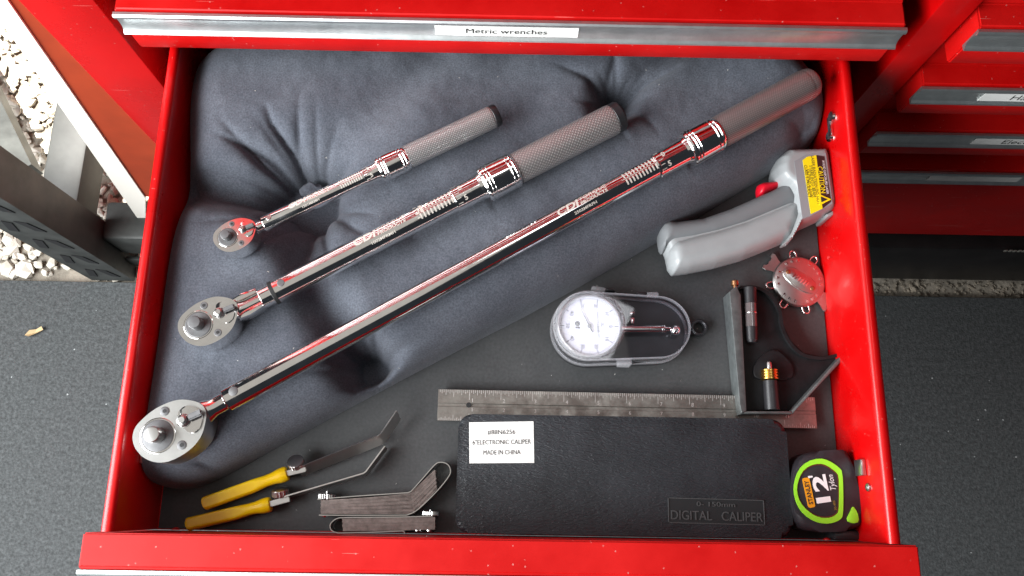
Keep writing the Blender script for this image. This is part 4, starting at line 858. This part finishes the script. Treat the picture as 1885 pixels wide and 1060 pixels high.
def raised(me, h):
    bm = nb(); bm.from_mesh(me); bpy.data.meshes.remove(me); ex_ = bmesh.ops.extrude_face_region(bm, geom=bm.faces[:])
    bmesh.ops.translate(bm, verts=[v for v in ex_['geom'] if isinstance(v, bmesh.types.BMVert)], vec=(0, 0, h)); return bm
obj('embossed_lettering', raised(join_to_mesh := (lambda bm: (lambda m_: (bm.to_mesh(m_), bm.free(), m_)[2])(bpy.data.meshes.new('x')))(join_meshes([fit_text('0- 150mm', Le*.40, He*.27, c_+f2*He*.27, ZC+.0001), fit_text('DIGITAL   CALIPER', Le*.95, He*.52, c_-f2*He*.20, ZC+.0001)])), .0008), EMB, lid, smooth=0)
for fx in (.22, .78):
    b = nb(); x = xa+(xb-xa)*fx; box(b, x-.012, x+.012, ya-.0004, ya+.003, .009, .020, .0008); obj('snap_latch', b, LEATHER, ck)

# ------------------------------------------------------------------ tape measure
ZT = .034; TQ = (1140, 840, 3.77)
tm = thing('tape_measure', 'black tape measure with lime green ring beside the caliper case', 'tape measure', P(1525, 905, 0))
bo = [P(x, y, ZT-.004)[:2] for x, y in ((1461, 862), (1472, 842), (1492, 831), (1545, 828), (1560, 830), (1570, 870), (1583, 922), (1588, 958), (1578, 972), (1545, 979), (1492, 979), (1468, 968), (1458, 935), (1457, 890))]
b = nb(); prism(b, smooth_poly(bo, 1), .0005, ZT, .0045, 4, True); tb = obj('body', b, mat('tape_rubber', (.02, .018, .022), .5, 0, var=.3, vscale=80, bump=.15, bscale=900), tm, smooth=50)
RO = [(1208, 250), (1212, 180), (1240, 95), (1300, 35), (1385, 12), (1450, 28), (1520, 75), (1545, 105), (1552, 250), (1550, 410), (1530, 440), (1480, 462), (1420, 468), (1350, 452), (1280, 405), (1232, 340)]
RI = [(1228, 245), (1234, 185), (1262, 110), (1315, 65), (1385, 48), (1440, 62), (1500, 105), (1522, 135), (1525, 250), (1522, 380), (1505, 405), (1465, 425), (1415, 428), (1358, 415), (1300, 375), (1252, 320)]
def ring(bm, O, I, z0, z1):
    n = len(O); v = [[bm.verts.new((p[0], p[1], z)) for p in L_] for L_, z in ((O, z0), (O, z1), (I, z1), (I, z0))]
    for i in range(n):
        j = (i+1) % n
        for k in range(3): bm.faces.new((v[k][i], v[k][j], v[k+1][j], v[k+1][i]))
    bmesh.ops.recalc_face_normals(bm, faces=bm.faces[:]); return bm
O2, I2 = smooth_poly(cr(RO, *TQ, ZT), 1), smooth_poly(cr(RI, *TQ, ZT), 1)
b = nb(); ring(b, O2, I2, ZT-.003, ZT+.0010); obj('green_ring', b, GREEN, tm, smooth=50)
ci = sum(I2)/len(I2)
b = nb(); ring(b, [ci+(p-ci)*.985 for p in I2], [ci+(p-ci)*.955 for p in I2], ZT-.001, ZT+.0004); obj('red_pinstripe', b, mat('dull_red_line', (.14, .02, .01), .5), tm, smooth=0)
b = nb(); prism(b, smooth_poly(cr([(1570, 445), (1600, 385), (1622, 338), (1650, 390), (1668, 455), (1620, 468)], *TQ, ZT), 1), .012, ZT+.0007, .0006, 2); obj('green_corner', b, GREEN, tm)
pd = one(1292, 150, *TQ, ZT)-one(1335, 350, *TQ, ZT); pl0, pl1 = one(1334, 345, *TQ, ZT), one(1293, 158, *TQ, ZT); mid = (pl0+pl1)/2; Lp = np.linalg.norm(pl1-pl0); e_ = pd[:2]/np.linalg.norm(pd[:2]); f2 = np.array([-e_[1], e_[0]])
b = nb(); prism(b, [tuple(mid[:2]+e_*x+f2*y) for x, y in rrect(-Lp/2-.001, Lp/2+.001, -.0027, .0027, .0015, 5)], ZT-.001, ZT+.0006); obj('maker_badge', b, AMBER, tm, smooth=0)
obj('badge_lettering', fit_text('STANLEY', Lp*.88, .0046, mid, ZT+.0008, .0001), INK, tm, smooth=0)
e_ = e_
obj('length_figure', fit_text("12", .0205, .0148, one(1408, 243, *TQ, ZT), ZT+.0006, .0005), WPRINT, tm, smooth=0)
obj('length_figure', fit_text("'", .0016, .012, one(1355, 138, *TQ, ZT), ZT+.0006, .0003), WPRINT, tm, smooth=0)
obj('line_lettering', flat_text('Tylon', one(1475, 185, *TQ, ZT)[:2], e_, .0062, ZT+.0006, 0, .85, .3), WPRINT, tm, smooth=0)
obj('small_lettering', flat_text('30-485', one(1494, 340, *TQ, ZT)[:2], e_, .0026, ZT+.0006), mat('dim_amber', (.3, .2, .03), .5), tm, smooth=0)
b = nb(); box(b, *(lambda p: (p[0]-.010, p[0]+.012, p[1]-.004, p[1]+.004))(P(1545, 984, .01)), .004, .026, .003); obj('tape_mouth', b, BLKPL, tm)

# ------------------------------------------------------------------ yellow handled feeler gauges
F_ = (330, 750, 4.417)
def feeler(label, h0, h1, z, holder, nut, nutax, blade, tip, tilt):
    a, c = one(*h0, *F_, z), one(*h1, *F_, z); e1 = c-a; Lh = np.linalg.norm(e1); e1 /= Lh; e3 = np.array([0, 0, 1.]); e2 = np.cross(e3, e1)
    t = thing('feeler_gauge', label, 'feeler gauge', (a[0], a[1], .0), 'yellow handled feeler gauges')
    R = .0056; st = [(0, R*.70), (.0006, R*.88), (.002, R), (Lh*.58, R), (Lh*.66, R*.90), (Lh*.74, R*.80), (Lh*.82, R*.84), (Lh*.90, R*1.02), (Lh*.96, R*1.06), (Lh*.99, R*.98), (Lh, R*.8)]
    b = nb(); lathe(b, a, e1, st, 40)
    for v in b.verts:       # flat thumb facets on the rear two thirds
        d = np.array(v.co)-a; s = d@e1
        if s < Lh*.72:
            h = d@e3; lim = R*.72
            if h > lim: v.co = Vector(np.array(v.co)-e3*(h-lim))
            q = d@e2
            if q > R*.80: v.co = Vector(np.array(v.co)-e2*(q-R*.80))
    obj('handle', b, YELPL, t, smooth=35)
    ho = one(*holder, *F_, z); b = nb(); bar(b, c-e1*.003, ho, .0042, .0075); bmesh.ops.bevel(b, geom=b.edges[:], offset=.0005, segments=2, affect='EDGES'); obj('clamp', b, CASEST, t)
    nc = one(*nut, *F_, z+.002); nx = np.array(nutax, float); nx /= np.linalg.norm(nx)
    b = nb(); base = nc-nx*.0042; lathe(b, base, nx, [(-.004, .0020), (.0012, .0021), (.0016, .0060), (.0022, .0066), (.0060, .0066), (.0066, .0060), (.0070, .0036)], 36)
    for v in b.verts:
        d = np.array(v.co)-base; s = d@nx; q = d-nx*s; r = np.linalg.norm(q)
        if r > .0063: 
            kf = 1-.06*(int(round(math.atan2(q@np.cross(nx, e1), q@e1)/(2*math.pi/36))) % 2); v.co = Vector(base+nx*s+q*kf)
    obj('thumb_nut', b, SATIN, t, smooth=20)
    p0, p1, p2 = one(*blade[0], *F_, z), one(*blade[1], *F_, z), one(*tip, *F_, z)
    wv = np.array([0, 0, 1.])*math.cos(tilt)+e2*math.sin(tilt); W2 = .0060; th = .0005
    b = nb()
    def sheet(path):
        prev = None; rows = []
        for i, p in enumerate(path):
            t_ = path[min(i+1, len(path)-1)]-path[max(i-1, 0)]; t_ = t_/np.linalg.norm(t_); n_ = np.cross(t_, wv); n_ /= np.linalg.norm(n_)
            rows.append([b.verts.new(tuple(p+wv*W2*sw+n_*th*sn)) for sw, sn in ((-1, -1), (1, -1), (1, 1), (-1, 1))])
        for r0, r1 in zip(rows[:-1], rows[1:]):
            for i in range(4): b.faces.new((r0[i], r0[(i+1) % 4], r1[(i+1) % 4], r1[i]))
        b.faces.new(rows[0][::-1]); b.faces.new(rows[-1]); bmesh.ops.recalc_face_normals(b, faces=b.faces[:])
    sheet([p0-(p1-p0)*.08, p0+(p1-p0)*.5, p1-(p1-p0)/np.linalg.norm(p1-p0)*.0012, p1+(p2-p1)*.05, p1+(p2-p1)*.5, p2]); obj('blade', b, CASEST, t, smooth=20)
feeler('upper yellow-handled feeler gauge with bent blade, nearest the cushion', (196, 782), (885, 532), .0115, (1038, 500), (948, 448), (-.10, .55, .83), ((1030, 505), (1648, 258)), (1783, 60), .55)
feeler('lower yellow-handled feeler gauge with bent blade, nearest the drawer front', (62, 948), (748, 785), .0085, (905, 742), (822, 690), (-.12, .93, .34), ((900, 722), (1520, 540)), (1680, 325), .10)

# ------------------------------------------------------------------ folded feeler blade sets
K = (570, 840, 6.625)
ZB = .0125
def kp(pts, z=ZB): return [one(x, y, *K, z)[:2] for x, y in pts]
def dense(pts, n=4):
    pts = [np.array(p) for p in pts]; o = []
    for i in range(len(pts)-1):
        p0, p1, p2, p3 = pts[max(i-1, 0)], pts[i], pts[i+1], pts[min(i+2, len(pts)-1)]
        for t in np.arange(n)/n: o.append(.5*((2*p1)+(-p0+p2)*t+(2*p0-5*p1+4*p2-p3)*t*t+(-p0+3*p1-3*p2+p3)*t**3))
    return o+[pts[-1]]
fs = thing('feeler_blade_set', 'fanned feeler blade set with its tips bent up in a looped steel case', 'feeler gauge', (*kp([(800, 600)])[0], .0005), 'folded feeler blade sets')
b = nb(); strip(b, dense(kp([(98, 522), (600, 482), (1120, 448), (1215, 436), (1262, 400), (1400, 245), (1530, 100), (1600, 72), (1675, 92), (1715, 155), (1700, 238), (1560, 415), (1335, 635), (1210, 706), (1100, 716), (600, 718), (115, 716)]), 4), .0007, .0008, ZB+.0006); obj('case_strip', b, CASEST, fs, smooth=50)
N = 15
for i in range(N):
    t = (i+.5)/N; b = nb(); y0 = 535+165*t; j = rng.uniform(-4, 4)
    strip(b, dense(kp([(132+j, y0), (700, 500+205*t), (1180+40*t, 452+248*t), (1245+45*t, 425+250*t), (1390+60*t, 290+225*t), (1528+22*t+j, 160+240*t)]), 3), .00062 if i % 3 else .0009, .001+rng.uniform(0, .0006), ZB-.0004-rng.uniform(0, .0009)); obj('leaf', b, LEAFM, fs, smooth=50)
def knurl_nut(parent, c, ax, r, h, stem=0):
    b = nb(); lathe(b, c, ax, [(0, r*.9), (.0004, r), (h-.0004, r), (h, r*.9)]+([(h, .0011), (h+stem, .0011)] if stem else []), 44)
    cax = np.array(ax, float)/np.linalg.norm(ax)
    for v in b.verts:
        d = np.array(v.co)-c; s = d@cax; q = d-cax*s; rr2 = np.linalg.norm(q)
        if rr2 > r*.95:
            u = np.array([0, 0, 1.]); w_ = np.cross(cax, u); a = math.atan2(q@w_, q@u); kf = 1-.09*(int(round(a/(2*math.pi/44))) % 2); v.co = Vector(c+cax*s+q*kf)
    return obj('thumb_nut', b, SATIN, parent, smooth=20)
c = np.array([*kp([(190, 522)])[0], .0075]); knurl_nut(fs, c, (0.05, 1, 0), .0066, .0040, .0022)
c = np.array([*kp([(165, 745)])[0], .0075]); b = nb(); lathe(b, c, (0, 1, 0), [(0, .0012), (.0008, .0026), (.0016, .0028)], 20); obj('rivet', b, CHROME, fs)
f2s = thing('feeler_blade_set', 'straight feeler blade set folded shut against the drawer front', 'feeler gauge', (*kp([(950, 830)])[0], .0005), 'folded feeler blade sets')
b = nb(); strip(b, dense(kp([(1500, 728), (1160, 738), (800, 742), (430, 746), (330, 760), (268, 805), (250, 850), (268, 900), (330, 928), (420, 932), (800, 922), (1120, 910), (1150, 918), (1160, 940)]), 4), .0007, .0008, ZB+.0006); obj('case_strip', b, CASEST, f2s, smooth=50)
for i in range(N):
    t = (i+.5)/N; b = nb(); j = rng.uniform(-7, 7)
    strip(b, kp([(400+j, 760+152*t), (950, 748+158*t), (1528+rng.uniform(-3, 3), 742+150*t)]), .00066 if i % 3 else .0009, .001+rng.uniform(0, .0006), ZB-.0003-rng.uniform(0, .0008)); obj('leaf', b, LEAFM, f2s, smooth=50)
c = np.array([*kp([(1465, 722)])[0], .0075]); knurl_nut(f2s, c, (0.02, 1, 0), .0064, .0034, .0010)
for x, y in ((1300, 738), (1310, 905), (1452, 908)):
    c = np.array([*kp([(x, y)])[0], .0075]); b = nb(); lathe(b, c, (0, 1 if y < 800 else -1, 0), [(-.0008, .0026), (.0004, .0026), (.0010, .0014)], 18); obj('rivet', b, CHROME, f2s)
